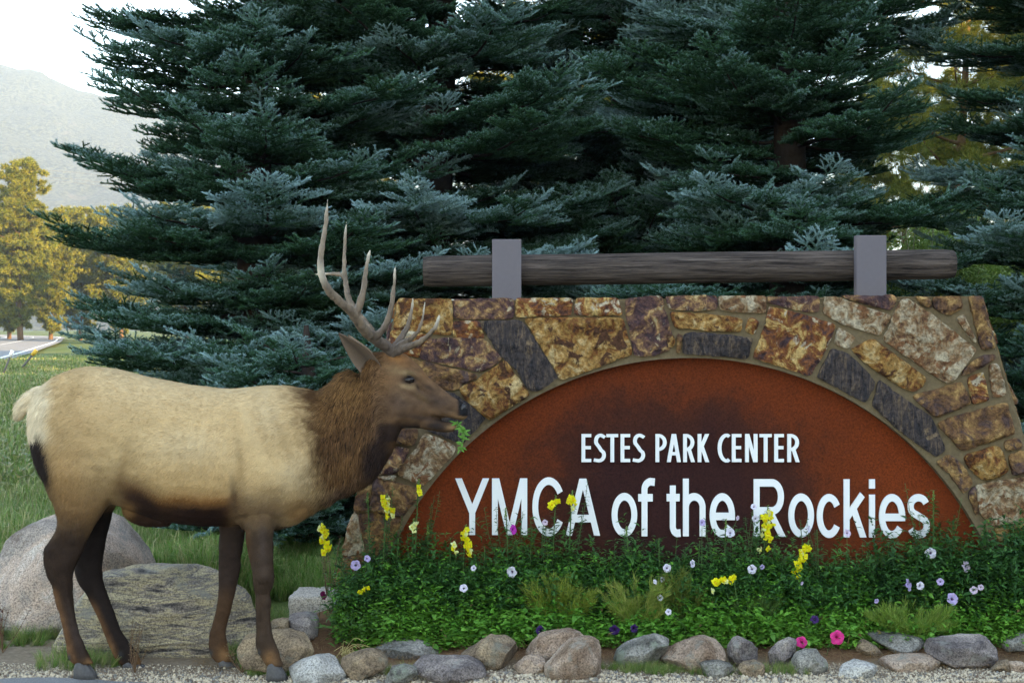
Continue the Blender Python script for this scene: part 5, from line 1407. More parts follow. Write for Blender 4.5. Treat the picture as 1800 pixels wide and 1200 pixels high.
# ------------------------------------------------------------------ gravel, litter
def scat_rot(n): return np.c_[rng.random((n, 3)) * 6.28]
K_SAND = plain_mat('sandy_gravel', (.52, .43, .32), .95, .1, .2, 40)
D, Fs_ = sphere_grid(8, 5)
PEB = [proto('pebble', D * [1, .8, .6] * (1 + .18 * fbm(D * 1.7 + k * 5, 3, 2))[:, None], Fs_, None if False else K_, smooth=False) for k, K_ in enumerate((K_SAND, K_SAND, K_WHITE, K_PINK, K_SAND, K_SAND))]
n = 26000
gx_ = rng.uniform(-3.0, 3.4, n); gy_ = 6.80 + rng.random(n) ** 2.4 * .36
edge_ = np.interp(gx_, xs, edge) + rng.normal(size=n) * .008
keep = gy_ > edge_; gx_, gy_ = gx_[keep], gy_[keep]; n = len(gx_)
sz = np.where(rng.random(n) < .93, rng.uniform(.0025, .006, n), rng.uniform(.006, .012, n)) * np.where(gy_ < 6.95, 1.15, .8)
g = scatter('gravel', np.c_[gx_, gy_, ground_z(gx_, gy_) + sz * .25], scat_rot(n), sz, rng.integers(0, 6, n), PEB)
kind(g, 'stuff')

# dry needles and straw between the rocks
n = 9000
c = np.c_[rng.uniform(-1.6, 3.2, n), rng.uniform(7.0, 7.5, n), np.zeros(n)]; c[:, 2] = ground_z(c[:, 0], c[:, 1]) + rng.random(n) * .03
d = rvec(n) * [1, 1, .25]; V, Tt = leaves(c, d, rvec(n) * .3 + [0, 0, 1], rng.uniform(.03, .09, n), rng.uniform(.0012, .0028, n), .05)
lc = np.array([.16, .085, .04]) * (1 + rng.normal(size=(n, 1)) * .35) + rng.random((n, 1)) * np.array([.12, .09, .04])
kind(mobj('needle_litter', V, Tt, M_LEAF, col=np.clip(np.repeat(lc, 6, 0), .01, 1), smooth=False), 'stuff')

# ------------------------------------------------------------------ grass
def blade_clump(seed, n=46, h=.32, spread=.07, w=.0028, cols=((.09, .20, .035), (.14, .25, .05), (.28, .28, .11))):
    r_ = np.random.default_rng(seed); Vs, Fs2, Cs = [], [], []
    for k in range(n):
        a = r_.random() * 6.28; rr_ = spread * math.sqrt(r_.random()); L = h * (.55 + .6 * r_.random()); le = .12 + .5 * r_.random()
        o = np.array([rr_ * math.cos(a), rr_ * math.sin(a), 0]); u = np.array([math.cos(a + r_.normal() * .5), math.sin(a + r_.normal() * .5), 0]); s = np.array([-u[1], u[0], 0]) * w
        p_ = [o, o + [0, 0, L * .45] + u * L * le * .15, o + [0, 0, L * .82] + u * L * le * .5, o + [0, 0, L * (.98 - .25 * le)] + u * L * le * .95]
        b0 = len(Vs); Vs += [p_[0] - s, p_[0] + s, p_[1] - s, p_[1] + s, p_[2] - s * .7, p_[2] + s * .7, p_[3]]
        Fs2 += [(b0, b0 + 1, b0 + 3), (b0, b0 + 3, b0 + 2), (b0 + 2, b0 + 3, b0 + 5), (b0 + 2, b0 + 5, b0 + 4), (b0 + 4, b0 + 5, b0 + 6)]
        cc = np.array(cols[r_.choice(len(cols), p=[.5, .3, .2])]) * (.8 + .4 * r_.random())
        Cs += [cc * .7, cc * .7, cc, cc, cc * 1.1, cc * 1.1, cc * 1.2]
    return np.array(Vs), np.array(Fs2), np.clip(np.array(Cs), 0, 1)
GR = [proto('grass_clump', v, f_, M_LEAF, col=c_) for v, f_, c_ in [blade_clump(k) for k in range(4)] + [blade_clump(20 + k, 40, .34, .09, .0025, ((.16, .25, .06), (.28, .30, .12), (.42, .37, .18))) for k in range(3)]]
GRF = [proto('grass_far', v, f_, M_LEAF, col=c_) for v, f_, c_ in [blade_clump(40 + k, 40, .30, .35, .012, ((.13, .20, .05), (.20, .24, .075), (.34, .31, .14))) for k in range(3)]]
# near: behind and under the elk, up to the spruces
n = 9500
X_ = rng.uniform(-4.2, -.75, n); Y_ = 7.45 + rng.random(n) ** 1.3 * 7.5; X_ = X_ * np.where(Y_ > 9, Y_ / 9, 1)
k_ = (Y_ > 7.5 + .5 * (X_ > -3.4) * (X_ < -1.3) * 0) & ~((X_ > -1.25) & (Y_ < 8.6) & (Y_ > 7.9) & (X_ > -.85))
k_ &= ~((X_ > -1.35) & (Y_ < 7.8)) & ~((X_ > -3.7) & (X_ < -1.3) & (Y_ < 8.75)) & ~((X_ > -1.5) & (Y_ < 8.5))
X_, Y_ = X_[k_], Y_[k_]; n = len(X_)
hs = np.where(X_ < -2.3 * Y_ / 8, .95, .85) * (.6 + .6 * rng.random(n)) * (1 + .2 * vnoise(P3(X_, Y_) * 1.5, 3))
hs = hs * np.where((X_ / Y_ > -.175), .55, 1)
dryw = (X_ / Y_ < -.175) * (rng.random(n) < .35 + .3 * (X_ < -2.4 * Y_ / 8)).astype(int)
g = scatter('meadow_grass', np.c_[X_, Y_, ground_z(X_, Y_) - .01], np.c_[rng.normal(size=(n, 2)) * .08, rng.random(n) * 6.28], hs, np.where(dryw, rng.integers(4, 7, n), rng.integers(0, 4, n)), GR)
kind(g, 'stuff')
n = 16000
Y_ = 13 + rng.random(n) ** 1.4 * 60; X_ = rng.uniform(-.42, -.12, n) * Y_
k_ = X_ > np.interp(Y_, [a[1] for a in rc], [a[0] for a in rc]) + .8
X_, Y_ = X_[k_], Y_[k_]; n = len(X_)
g = scatter('roadside_grass', np.c_[X_, Y_, ground_z(X_, Y_) - .01], np.c_[rng.normal(size=(n, 2)) * .08, rng.random(n) * 6.28], .8 + .5 * rng.random(n), rng.integers(0, 3, n), GRF)
kind(g, 'stuff')
# short weeds in front of and between the rocks
n = 2400
X_ = np.where(rng.random(n) < .62, rng.uniform(-3.7, -1.2, n), rng.uniform(-1.2, 3.2, n)); Y_ = np.where(X_ < -1.3, rng.uniform(7.0, 8.2, n), 6.93 + rng.random(n) * .14)
cl = fbm(P3(X_ * 1.8, Y_), 23, 2) > .0
X_, Y_ = X_[cl], Y_[cl]; n = len(X_)
g = scatter('verge_weeds', np.c_[X_, Y_, ground_z(X_, Y_) - .005], np.c_[rng.normal(size=(n, 2)) * .3, rng.random(n) * 6.28], np.where(X_ < -1.3, .26, .16) * (.6 + .7 * rng.random(n)), rng.integers(0, 7, n), GR)
kind(g, 'stuff')

# ------------------------------------------------------------------ flower bed
def stems_leaves(n, xr, yr, hfun, leafL, leafW, per, col_a, col_b, splay=.35, seed=0, up=.4, zoff=0):
    r_ = np.random.default_rng(seed); X_ = r_.uniform(*xr, n); Y_ = r_.uniform(*yr, n); h = hfun(X_, Y_, r_)
    g0 = ground_z(X_, Y_) + zoff; le = r_.normal(size=(n, 2)) * splay
    C0, D0, N0, L0, W0, K0 = [], [], [], [], [], []
    t = r_.random((n, per)) ** .8; t = .1 + .9 * t
    px_ = X_[:, None] + le[:, :1] * h[:, None] * t ** 1.5; py_ = Y_[:, None] + le[:, 1:] * h[:, None] * t ** 1.5; pz_ = g0[:, None] + h[:, None] * t
    a = r_.random((n, per)) * 6.28
    d = np.stack([np.cos(a), np.sin(a), up + r_.normal(size=a.shape) * .35], -1).reshape(-1, 3)
    nn_ = np.stack([-np.cos(a) * .5, -np.sin(a) * .5, np.ones_like(a)], -1).reshape(-1, 3) + r_.normal(size=(n * per, 3)) * .3
    L_ = (leafL * (.6 + .7 * r_.random((n, per))) * (1.15 - .5 * t)).ravel(); W_ = L_ * leafW * (.8 + .4 * r_.random(n * per))
    V, T_ = leaves(np.stack([px_, py_, pz_], -1).reshape(-1, 3), d, nn_, L_, W_, .3)
    m_ = r_.random((n, 1)) * np.ones((1, per)) * .7 + r_.random((n, per)) * .3
    c = np.array(col_a) * (1 - m_.reshape(-1, 1)) + np.array(col_b) * m_.reshape(-1, 1)
    c = c * (.75 + .5 * r_.random((n * per, 1)))
    return V, T_, np.repeat(c, 6, 0)
def cat3(parts):
    Vs, Ts, Cs, k = [], [], [], 0
    for v, t_, c_ in parts: Vs.append(v); Ts.append(t_ + k); Cs.append(c_); k += len(v)
    return np.concatenate(Vs), np.concatenate(Ts), np.clip(np.concatenate(Cs), .004, 1)
def hgt(X_, Y_, r_):
    pxx = CX + X_ / Y_ * FPX
    top = np.interp(pxx, [540, 600, 680, 750, 800, 860, 900, 960, 1030, 1100, 1170, 1240, 1300, 1370, 1440, 1520, 1600, 1660, 1720, 1760, 1850], [.10, .2, .28, .34, .22, .30, .36, .34, .28, .34, .26, .32, .37, .37, .27, .26, .30, .36, .32, .42, .42])
    return top * .9 * (.45 + .6 * sstep(Y_, 7.4, 7.95)) * (.55 + .5 * r_.random(len(X_))) * (1 + .30 * vnoise(P3(X_ * 7, Y_ * 5), 8))
x0_, x1_ = P(596, 0, 7.7)[0], P(1900, 0, 7.9)[0]
bed = [stems_leaves(4300, (x0_, x1_), (7.46, 7.97), hgt, .044, .44, 9, (.045, .19, .024), (.15, .37, .045), seed=1),
       stems_leaves(2600, (x0_, x1_), (7.62, 7.98), lambda a, b_, r_: hgt(a, b_, r_) * 1.22, .055, .28, 10, (.022, .085, .024), (.06, .19, .04), seed=2),
       stems_leaves(2400, (x0_ + .1, x1_), (7.40, 7.62), lambda a, b_, r_: hgt(a, b_, r_) * .55, .038, .5, 8, (.08, .23, .025), (.16, .36, .05), seed=3, splay=.6),
       stems_leaves(200, (-.97, -.7), (7.4, 7.9), lambda a, b_, r_: .10 + .1 * r_.random(len(a)), .04, .4, 9, (.03, .09, .02), (.09, .2, .035), seed=4)]
bed += [stems_leaves(430, (x0_ + .05, x1_), (7.60, 7.97), lambda a, b_, r_: hgt(a, b_, r_) * r_.uniform(.8, 1.65, len(a)), .064, .27, 34, (.022, .085, .024), (.07, .20, .04), seed=11, splay=.16, up=.7),
        stems_leaves(170, (x0_, x1_), (7.42, 7.7), lambda a, b_, r_: hgt(a, b_, r_) * r_.uniform(.7, 1.3, len(a)), .070, .50, 12, (.06, .20, .03), (.16, .38, .06), seed=12, splay=.3),
        stems_leaves(150, (1.95, 3.25), (7.55, 7.97), lambda a, b_, r_: r_.uniform(.30, .52, len(a)), .062, .30, 36, (.018, .07, .022), (.05, .15, .035), seed=13, splay=.14, up=.6),
        stems_leaves(130, (x0_, x1_), (7.40, 7.8), lambda a, b_, r_: hgt(a, b_, r_) * .8, .04, .4, 5, (.20, .13, .05), (.28, .22, .08), seed=14)]
V, T_, c_ = cat3(bed)
kind(mobj('bedding_foliage', V, T_, M_LEAF, col=c_, smooth=False), 'stuff')
# feathery yellow green clumps
def feather(seed, cx_, cy_, Y, w_, h_, n, ca, cb, name, label, cat):
    r_ = np.random.default_rng(seed); c0 = P(cx_, 0, Y); gz = float(ground_z(c0[0], Y))
    nst = max(14, n // 130); sa = r_.random(nst) * 6.28; sr = np.sqrt(r_.random(nst)); sl_ = h_ * r_.uniform(.55, 1.25, nst)
    k_ = r_.integers(0, nst, n); t_ = r_.random(n) ** .7; a = sa[k_]
    ro = w_ * sr[k_] * (.45 + .75 * t_ ** 1.3)
    c = np.stack([c0[0] + ro * np.cos(a) + r_.normal(size=n) * .006, Y + ro * np.sin(a) * .5, gz + sl_[k_] * t_ * (1 - .25 * sr[k_] ** 2)], -1)
    d = np.stack([np.cos(a) * .7 * sr[k_], np.sin(a) * .5, np.full(n, .9)], -1) + r_.normal(size=(n, 3)) * .38
    V, T_ = leaves(c, d, rvec(n), r_.uniform(.03, .07, n), r_.uniform(.0018, .0035, n), .15)
    m_ = r_.random((n, 1)); cc = np.array(ca) * (1 - m_) + np.array(cb) * m_
    o = mobj(name, V, T_, M_LEAF, col=np.repeat(cc, 6, 0), smooth=False, base=(float(c0[0]), Y, gz))
    tag(o, label, cat)
feather(1, 985, 0, 7.62, .17, .24, 6500, (.14, .24, .035), (.30, .32, .06), 'feathery_plant', 'feathery yellow green plant with bronze tint below the letters Y to C', 'plant')
feather(2, 1120, 0, 7.6, .16, .24, 5200, (.15, .27, .035), (.36, .36, .10), 'feathery_plant', 'grassy yellow green tuft with straw coloured spikes below the word of', 'plant')
feather(3, 1200, 0, 7.64, .10, .26, 2600, (.10, .16, .03), (.2, .22, .05), 'feathery_plant', 'thin feathery green plant below the h of the lower line', 'plant')
feather(4, 1600, 0, 7.5, .20, .18, 5200, (.12, .26, .035), (.28, .36, .08), 'feathery_plant', 'sprawling wispy light green plant above the mauve rock at right', 'plant')
feather(5, 1330, 0, 7.62, .11, .16, 2200, (.06, .14, .03), (.12, .2, .05), 'feathery_plant', 'small wispy green plant under the lying yellow flower spike', 'plant')

# taller plants ------------------------------------------------
M_SNAP = attr_mat('snapdragon_petal', .55, .08, 120, spec=.25, transl=.3)
def petals(specs):
    cs, ds, ns_, Ls, Ws, cl = zip(*specs)
    V, T_ = leaves(np.array(cs, float), np.array(ds, float), np.array(ns_, float), np.array(Ls), np.array(Ws), .25)
    return V, T_, np.repeat(np.array(cl, float), 6, 0)
def snap_flower(cola, colb):
    sp_ = []
    for a, L, W, c in ((35, .016, .016, cola), (-35, .016, .016, cola), (155, .015, .014, cola), (205, .015, .014, cola), (180, .013, .013, colb), (90, .010, .010, cola), (-90, .010, .010, cola)):
        d = (math.sin(R(a)), -.35, math.cos(R(a))); sp_.append(((d[0] * .003, 0, d[2] * .003), d, (0, -1, .2), L, W, c))
    V, T_, c = petals(sp_)
    tv, tf = uvs(np.array([0, .006, 0]), .0078, 8, 5, (.8, 1.3, 1)); pv, pf = uvs(np.array([0, -.004, -.003]), .0055, 8, 5, (1.1, .8, .8))
    tri = lambda f: np.concatenate([f[0][:, :3], f[0][:, [0, 2, 3]], f[1]])
    k = len(V); V2 = np.vstack([V, tv, pv]); T2 = np.concatenate([T_, tri(tf) + k, tri(pf) + k + len(tv)])
    return V2, T2, np.vstack([c, np.tile(cola, (len(tv), 1)), np.tile(colb, (len(pv), 1))])
YEL, YEL2, PY_ = (.86, .80, .03), (.90, .62, .02), (.80, .82, .38)
FM = {}
for nm, (a, b_) in {'y': (YEL, YEL2), 'p': (PY_, (.85, .80, .2))}.items():
    v, t_, c = snap_flower(a, b_); me = mesh_data('flower', v, t_, np.array(c), True); me.materials.append(M_SNAP); FM[nm] = me

def stalk(name, label, cat, base_px, tip, Y, bushy, flowers, group=None, fl='y', seed=0, leafc=((.02, .065, .022), (.05, .13, .035)), bud=True, hsp=.05, lean=0):
    """an upright leafy stem from the ground to the photo point tip, with flowers (a list of photo points)"""
    r_ = np.random.default_rng(seed + 900)
    b0 = P(base_px, 0, Y); gz = float(ground_z(b0[0], Y)); b0[2] = gz; tp = P(tip[0], tip[1], Y - .02)
    root = thing(name, label, cat, tuple(b0), group)
    path = catmull([b0 - [0, 0, .02], b0 + (tp - b0) * [.25, .25, .4], b0 + (tp - b0) * [.65, .65, .75], tp], 8)
    V, Fc = tube(path, np.linspace(.0045, .0026, len(path)), 6)
    H_ = tp[2] - gz
    parts = [(V, np.concatenate([Fc[0][:, :3], Fc[0][:, [0, 2, 3]], Fc[1]]), np.tile((.07, .14, .04), (len(V), 1)))]
    side = []
    for k in range(bushy):     # side shoots
        a = r_.random() * 6.28; s0 = r_.uniform(.02, .35); o = path[int(s0 * (len(path) - 1))]; L = H_ * r_.uniform(.35, .8)
        e = o + np.array([math.cos(a) * L * .35, math.sin(a) * L * .2, L]); sh = catmull([o, (o + e) / 2 + [math.cos(a) * .03, 0, 0], e], 5)
        V, Fc = tube(sh, np.linspace(.0025, .001, len(sh)), 5); parts.append((V, np.concatenate([Fc[0][:, :3], Fc[0][:, [0, 2, 3]], Fc[1]]), np.tile((.06, .13, .04), (len(V), 1)))); side.append(sh)
    V, T_, c = cat3(parts); mobj('stem', V, T_, M_STEM, root, col=c)
    cs, ds, Ls = [], [], []
    lo = min([f[1] for f in flowers], default=tip[1] + 25) if flowers else tip[1]
    for sh, w_ in [(path, 1.0)] + [(s_, .8) for s_ in side]:
        m_ = int((56 if sh is path else 34) * max(.5, H_ / .35))
        for k in range(m_):
            t_ = r_.random() ** .9; i = t_ * (len(sh) - 1); p_ = sh[int(i)] + (sh[min(int(i) + 1, len(sh) - 1)] - sh[int(i)]) * (i % 1)
            a = r_.random() * 6.28; cs.append(p_); ds.append((math.cos(a), math.sin(a), .45 + r_.normal() * .3)); Ls.append((.058 - .036 * t_) * w_ * (.7 + .5 * r_.random()))
    cs, ds, Ls = np.array(cs), np.array(ds), np.array(Ls); n = len(cs)
    V, T_ = leaves(cs, ds, np.array([0, 0, 1.0]) + r_.normal(size=(n, 3)) * .35, Ls, Ls * r_.uniform(.22, .34, n), .35)
    m_ = r_.random((n, 1)); c = np.array(leafc[0]) * (1 - m_) + np.array(leafc[1]) * m_
    mobj('leaves', V, T_, M_LEAF, root, col=np.repeat(c, 6, 0), smooth=False)
    if bud:
        bp = []
        nbd = 10
        for k in range(nbd):
            q_ = tp - [0, 0, .055 * k / nbd]; a = k * 2.4
            v, f_ = uvs(q_ + np.array([math.cos(a), math.sin(a), 0]) * (.002 + .004 * k / nbd), .0032 + .0018 * k / nbd, 8, 5, (.8, .8, 1.3)); bp.append((v, f_))
        V, Fc = join(bp); mobj('bud', V, Fc, plain_mat('bud_green', (.16, .26, .06), .6), root)
    for i, (fx, fy) in enumerate(flowers):
        p_ = P(fx, fy, Y - .035 - .01 * r_.random())
        o = link('flower', FM[fl if r_.random() > .12 or fl == 'p' else 'p'], None, root, tuple(p_ - b0)); s_ = r_.uniform(.95, 1.35)
        o.rotation_euler = (r_.normal() * .4, r_.normal() * .6, r_.normal() * .8); o.scale = (s_, s_, s_)
    return root
def spike(x0, y0, x1, y1, n, w_, seed):
    n = int(n * 1.7)
    r_ = np.random.default_rng(seed); return [(x0 + (x1 - x0) * (k + .5) / n + r_.uniform(-1, 1) * w_, y0 + (y1 - y0) * (k + .5) / n + r_.uniform(-2, 2)) for k in range(n)]
G = 'yellow snapdragons in the flower bed'
stalk('snapdragon', 'yellow snapdragon leaning outward alone, left of the stone wall end', 'snapdragon', 618, (566, 918), 7.72, 2, spike(566, 922, 574, 970, 9, 7, 1), G, seed=1)
stalk('snapdragon', 'yellow snapdragon in front of the lowest left wall stones', 'snapdragon', 672, (680, 868), 7.86, 4, spike(677, 874, 684, 908, 8, 9, 2), G, seed=2)
stalk('snapdragon', 'thin tall snapdragon with one small yellow bloom and a pale bloom, at the arch edge', 'snapdragon', 728, (736, 842), 7.88, 3, [(736, 856), (738, 866)], G, seed=3)
stalk('snapdragon', 'short snapdragon with a pale cream bloom at the left foot of the arch', 'snapdragon', 722, (727, 912), 7.84, 3, [(724, 926), (731, 921), (727, 930)], G, fl='p', seed=4)
stalk('flower_stalk', 'bare green bud spike beside the yellow snapdragon on the wall', 'flower stalk', 652, (646, 866), 7.88, 2, [], seed=5)
stalk('snapdragon', 'yellow snapdragon just below the foot of the letter Y', 'snapdragon', 812, (819, 922), 7.84, 4, spike(818, 928, 823, 975, 8, 6, 5) + [(797, 962), (801, 970), (798, 957)], G, seed=6)
stalk('flower_stalk', 'dark leafy spike with green buds left of the letter Y', 'flower stalk', 752, (752, 922), 7.86, 5, [], seed=7)
stalk('flower_stalk', 'leafy green spike rising in front of the letter M', 'flower stalk', 895, (889, 892), 7.87, 4, [], seed=8)
stalk('snapdragon', 'small snapdragon with pale yellow blooms in front of the letter C', 'snapdragon', 970, (977, 872), 7.88, 3, [(970, 886), (976, 882), (982, 880), (968, 890)], G, seed=9)
stalk('snapdragon', 'bright yellow snapdragon between the letters C and A', 'snapdragon', 998, (1006, 862), 7.88, 3, [(1002, 874), (1008, 878), (1004, 884), (1012, 886), (1007, 893), (1000, 880)], G, seed=10)
stalk('flower_stalk', 'dark leafy stalk reaching the foot of the letter o of of', 'flower stalk', 1108, (1101, 925), 7.84, 6, [], seed=11)
stalk('snapdragon', 'largest yellow snapdragon, in front of the letter R', 'snapdragon', 1338, (1350, 888), 7.84, 6, spike(1350, 898, 1348, 950, 12, 9, 7) + [(1336, 966), (1350, 964)], G, seed=12)
stalk('snapdragon', 'tilted yellow snapdragon below the letter o, right of the largest one', 'snapdragon', 1378, (1421, 950), 7.80, 5, spike(1420, 957, 1396, 1018, 13, 7, 8), G, seed=13)
stalk('snapdragon', 'yellow snapdragon lying low and sideways among the leaves', 'snapdragon', 1300, (1288, 1010), 7.62, 2, spike(1252, 1024, 1288, 1015, 9, 5, 9) + [(1253, 1038)], G, seed=14, bud=False)
stalk('flower_stalk', 'tall green bud spike in front of the last letter s', 'flower stalk', 1640, (1641, 862), 7.86, 7, [], seed=15, leafc=((.03, .09, .025), (.07, .17, .04)))
stalk('flower_stalk', 'short green bud spike below the letters h and e', 'flower stalk', 1272, (1276, 912), 7.86, 4, [], seed=16)
stalk('snapdragon', 'small yellow snapdragon low beside the stone slab', 'snapdragon', 650, (642, 1030), 7.66, 2, [(633, 1040), (640, 1035), (647, 1033)], G, seed=17, bud=False)
for k, (bx, tx, ty, lb) in enumerate([(790, 792, 945, 'dark leafy bush stem left of the yellow snapdragon under the letter Y'), (930, 935, 930, 'dark green leafy stem under the letters M and C'), (1160, 1158, 945, 'leafy stem left of the word the'), (1225, 1230, 950, 'bushy dark stem under the letter h'),
     (1440, 1436, 930, 'dark bushy stem right of the letter R under c'), (1560, 1562, 955, 'leafy stem under the letters i and e'), (1690, 1700, 960, 'leafy stem right of the bud spike by the letter s'), (1740, 1735, 930, 'dark leafy plant against the right foot of the arch'), (1775, 1782, 925, 'dark leafy plant under the pale stone at the right edge'), (1820, 1815, 940, 'dark leafy plant partly cut by the right edge'),
     (695, 700, 945, 'dark leafy stem before the left foot of the arch'), (850, 852, 960, 'low leafy stem under the letters Y and M'), (1510, 1505, 975, 'low leafy stem under the letter k'), (600, 604, 1010, 'short leafy stem beside the lowest wall stone at left')]):
    stalk('leafy_plant', lb, 'plant', bx, (tx, ty), 7.86, 7, [], 'leafy plants in the flower bed', seed=30 + k, bud=False)

# petunias
def petunia_mesh(col, thr, seed):
    r_ = np.random.default_rng(seed); nu = 30; V, C_ = [], []
    for i, (r0, z_) in enumerate(((.0015, .022), (.003, .012), (.006, .004), (.013, .0005), (.019, 0), (.0225, .0015))):
        for j in range(nu):
            a = 2 * math.pi * j / nu; lob = abs(math.cos(2.5 * a)); rr_ = r0 * (1 - (.14 * (1 - lob) if i > 3 else 0)) * (1 + r_.normal() * .01)
            V.append((rr_ * math.sin(a), z_ + (.0022 * math.sin(5 * a + 1) * (i > 3)), rr_ * math.cos(a)))
            f = 1 if i > 1 else 0; vein = .88 if (i > 2 and j % 6 == 0) else 1
            C_.append(np.array(col) * vein if f else (np.array(thr) if i == 1 else np.array(col) * .4))
    q_ = ring_faces(6, nu, False)[0]
    me = mesh_data('bloom', np.array(V), q_, np.array(C_)); me.materials.append(M_PETAL); return me
M_PETAL = attr_mat('petunia_petal', .6, .05, 100, spec=.2, transl=.25)
PM = {'w': petunia_mesh((.72, .68, .80), (.16, .06, .20), 1), 'l': petunia_mesh((.50, .40, .68), (.12, .03, .18), 2), 'm': petunia_mesh((.55, .04, .42), (.2, .01, .15), 3),
      'k': petunia_mesh((.85, .05, .28), (.45, .01, .12), 4), 'd': petunia_mesh((.045, .015, .10), (.01, .005, .02), 5), 'c': petunia_mesh((.72, .58, .74), (.3, .2, .3), 6), 'r': petunia_mesh((.16, .01, .07), (.03, .0, .01), 7)}
PETS = [('w', 899, 1005, 1.1, 'white petunia bloom, the largest white one, below the letter M'), ('l', 625, 993, 1.0, 'lilac petunia bloom in front of the lowest left wall stone'), ('l', 646, 981, .7, 'small lilac petunia just right of the one on the wall stone'),
 ('w', 815, 1033, .8, 'small white petunia low under the letter Y'), ('w', 832, 998, .6, 'tiny white petunia seen edge on below the letter Y snapdragon'), ('w', 1173, 998, .85, 'white petunia left of the word the, above the green tuft'), ('w', 1218, 990, .8, 'white petunia cluster bloom below the letter h'),
 ('w', 1322, 1000, .9, 'pale ruffled petunia below the letter R'), ('l', 1340, 996, .5, 'tiny lilac bloom right of the ruffled petunia under the R'), ('w', 1636, 972, 1.1, 'white petunia with dark throat at the foot of the bud spike by the s'), ('c', 1699, 995, 1.1, 'pinkish white open petunia, the rightmost one against the panel'),
 ('l', 1598, 1027, 1.2, 'lavender petunia with dark throat, left of two side by side at right'), ('w', 1618, 1029, .8, 'white petunia seen edge on, right beside the lavender one'), ('l', 1675, 1052, 1.2, 'round lavender petunia, the lowest of the right hand group'), ('l', 1653, 1022, .7, 'small lilac petunia between the lavender pair and the round one'),
 ('c', 1712, 1037, .8, 'pale pink petunia at the right of the lavender group'), ('c', 1724, 1032, .6, 'tiny pale bloom beside the pale pink petunia near the right edge'), ('c', 1490, 936, .8, 'pale pink daisy like bloom on a thin stem before the letter k'), ('w', 1325, 890, .6, 'tiny white bloom on a thin stem left of the letter R stem'), ('w', 1328, 911, .7, 'white bloom at the foot of the letter R, below the tiny one'),
 ('w', 1422, 929, .8, 'white bloom before the first o of the last word'), ('l', 1235, 918, .7, 'lilac bloom on the letter h'), ('c', 1297, 910, .5, 'tiny pinkish bloom right of the letter e of the'), ('w', 1284, 936, .9, 'white ruffled bloom below the letter e of the'), ('m', 903, 930, 1.0, 'magenta bloom in front of the letter M'),
 ('k', 1409, 1128, 1.05, 'hot pink petunia, the left one of the two above the rocks'), ('k', 1472, 1120, 1.35, 'hot pink petunia, the right and larger one of the two above the rocks'), ('d', 950, 1108, 1.0, 'dark violet petunia above the domed golden rock'), ('d', 1080, 1107, 1.0, 'dark violet petunia above the largest rock on its right'), ('d', 1115, 1104, .8, 'blackish violet petunia right of the dark violet one'),
 ('d', 1432, 1088, .8, 'small dark violet bloom above the hot pink pair'), ('r', 568, 1046, .9, 'dark wine red bloom in front of the squared stone slab'), ('w', 548, 1086, .9, 'white bloom on the mauve rock below the slab'), ('l', 592, 1060, .8, 'pale lilac bloom right of the squared slab'), ('c', 958, 918, .6, 'faint pinkish bloom between the letters M and C'),
 ('w', 1165, 1018, .6, 'small white bloom under the white petunia left of the word the'), ('w', 1152, 1022, .5, 'tiny white bloom, leftmost of three small ones under the word of'), ('w', 1160, 1050, .6, 'small white bloom low between the green tuft and the spike'), ('w', 1175, 1075, .6, 'small white bloom lowest in the greenery above the rocks'), ('l', 1541, 1056, .5, 'tiny violet bloom in the greenery under the letter i'),
 ('c', 1410, 1075 - 50, .4, 'tiny mauve bloom under the tilted yellow snapdragon')]
for i, (k, x_, y_, s_, lb) in enumerate(PETS):
    r_ = np.random.default_rng(i + 70)
    Yp = 7.80 if y_ < 960 else (7.72 if y_ < 1020 else 7.60 if y_ < 1060 else 7.45)
    if k == 'k': Yp = 7.30
    if x_ < 640 and y_ > 1030: Yp = 7.72
    tp = P(x_, y_, Yp - .05); b0 = np.array([tp[0] + r_.normal() * .04, Yp + .03, float(ground_z(tp[0], Yp))])
    root = thing('petunia', lb, 'petunia', tuple(b0), 'petunias and small blooms in the flower bed')
    pth = catmull([b0, b0 + (tp - b0) * [.3, .2, .6], tp + [0, .022 * s_, -.004]], 5)
    V, Fc = tube(pth, .0014, 5); mobj('stem', V, Fc, M_STEM, root, col=np.tile((.08, .15, .05), (len(V), 1)))
    n = 7; t_ = r_.random(n); cs = b0 + (tp - b0) * t_[:, None]; a = r_.random(n) * 6.28
    V, T_ = leaves(cs, np.stack([np.cos(a), np.sin(a), np.full(n, .3)], -1), np.tile([0, 0, 1.], (n, 1)), r_.uniform(.02, .035, n), r_.uniform(.010, .016, n), .3)
    mobj('leaves', V, T_, M_LEAF, root, col=np.tile((.06, .15, .035), (len(V), 1)), smooth=False)
    o = link('bloom', PM[k], None, root, tuple(tp - b0)); o.scale = (s_ * 1.28,) * 3; o.rotation_euler = (r_.uniform(-.6, .3), r_.random() * 1.2, r_.normal() * .45)

# sprig held in the elk's mouth
sc_ = [P(800, 741, 6.99), P(812, 752, 6.97), P(816, 768, 6.96), P(808, 790, 6.96)]
V, Fc = tube(catmull(sc_, 6), .0025, 6)
o = thing('leafy_sprig', 'fresh green leafy sprig hanging from the mouth of the elk', 'sprig', tuple(sc_[0]))
mobj('stem', V, Fc, M_STEM, o, col=np.tile((.10, .22, .05), (len(V), 1)))
r_ = np.random.default_rng(5); pth = catmull(sc_, 12); n = 46; t_ = r_.integers(2, len(pth), n); cs = pth[t_] + r_.normal(size=(n, 3)) * .003
a = r_.random(n) * 6.28; ds = np.stack([np.cos(a), .6 * np.sin(a) - .3, -.25 + .5 * r_.normal(size=n)], -1)
V, T_ = leaves(cs, ds, np.tile([0, -1., .3], (n, 1)) + r_.normal(size=(n, 3)) * .3, r_.uniform(.018, .042, n), r_.uniform(.007, .014, n), .3)
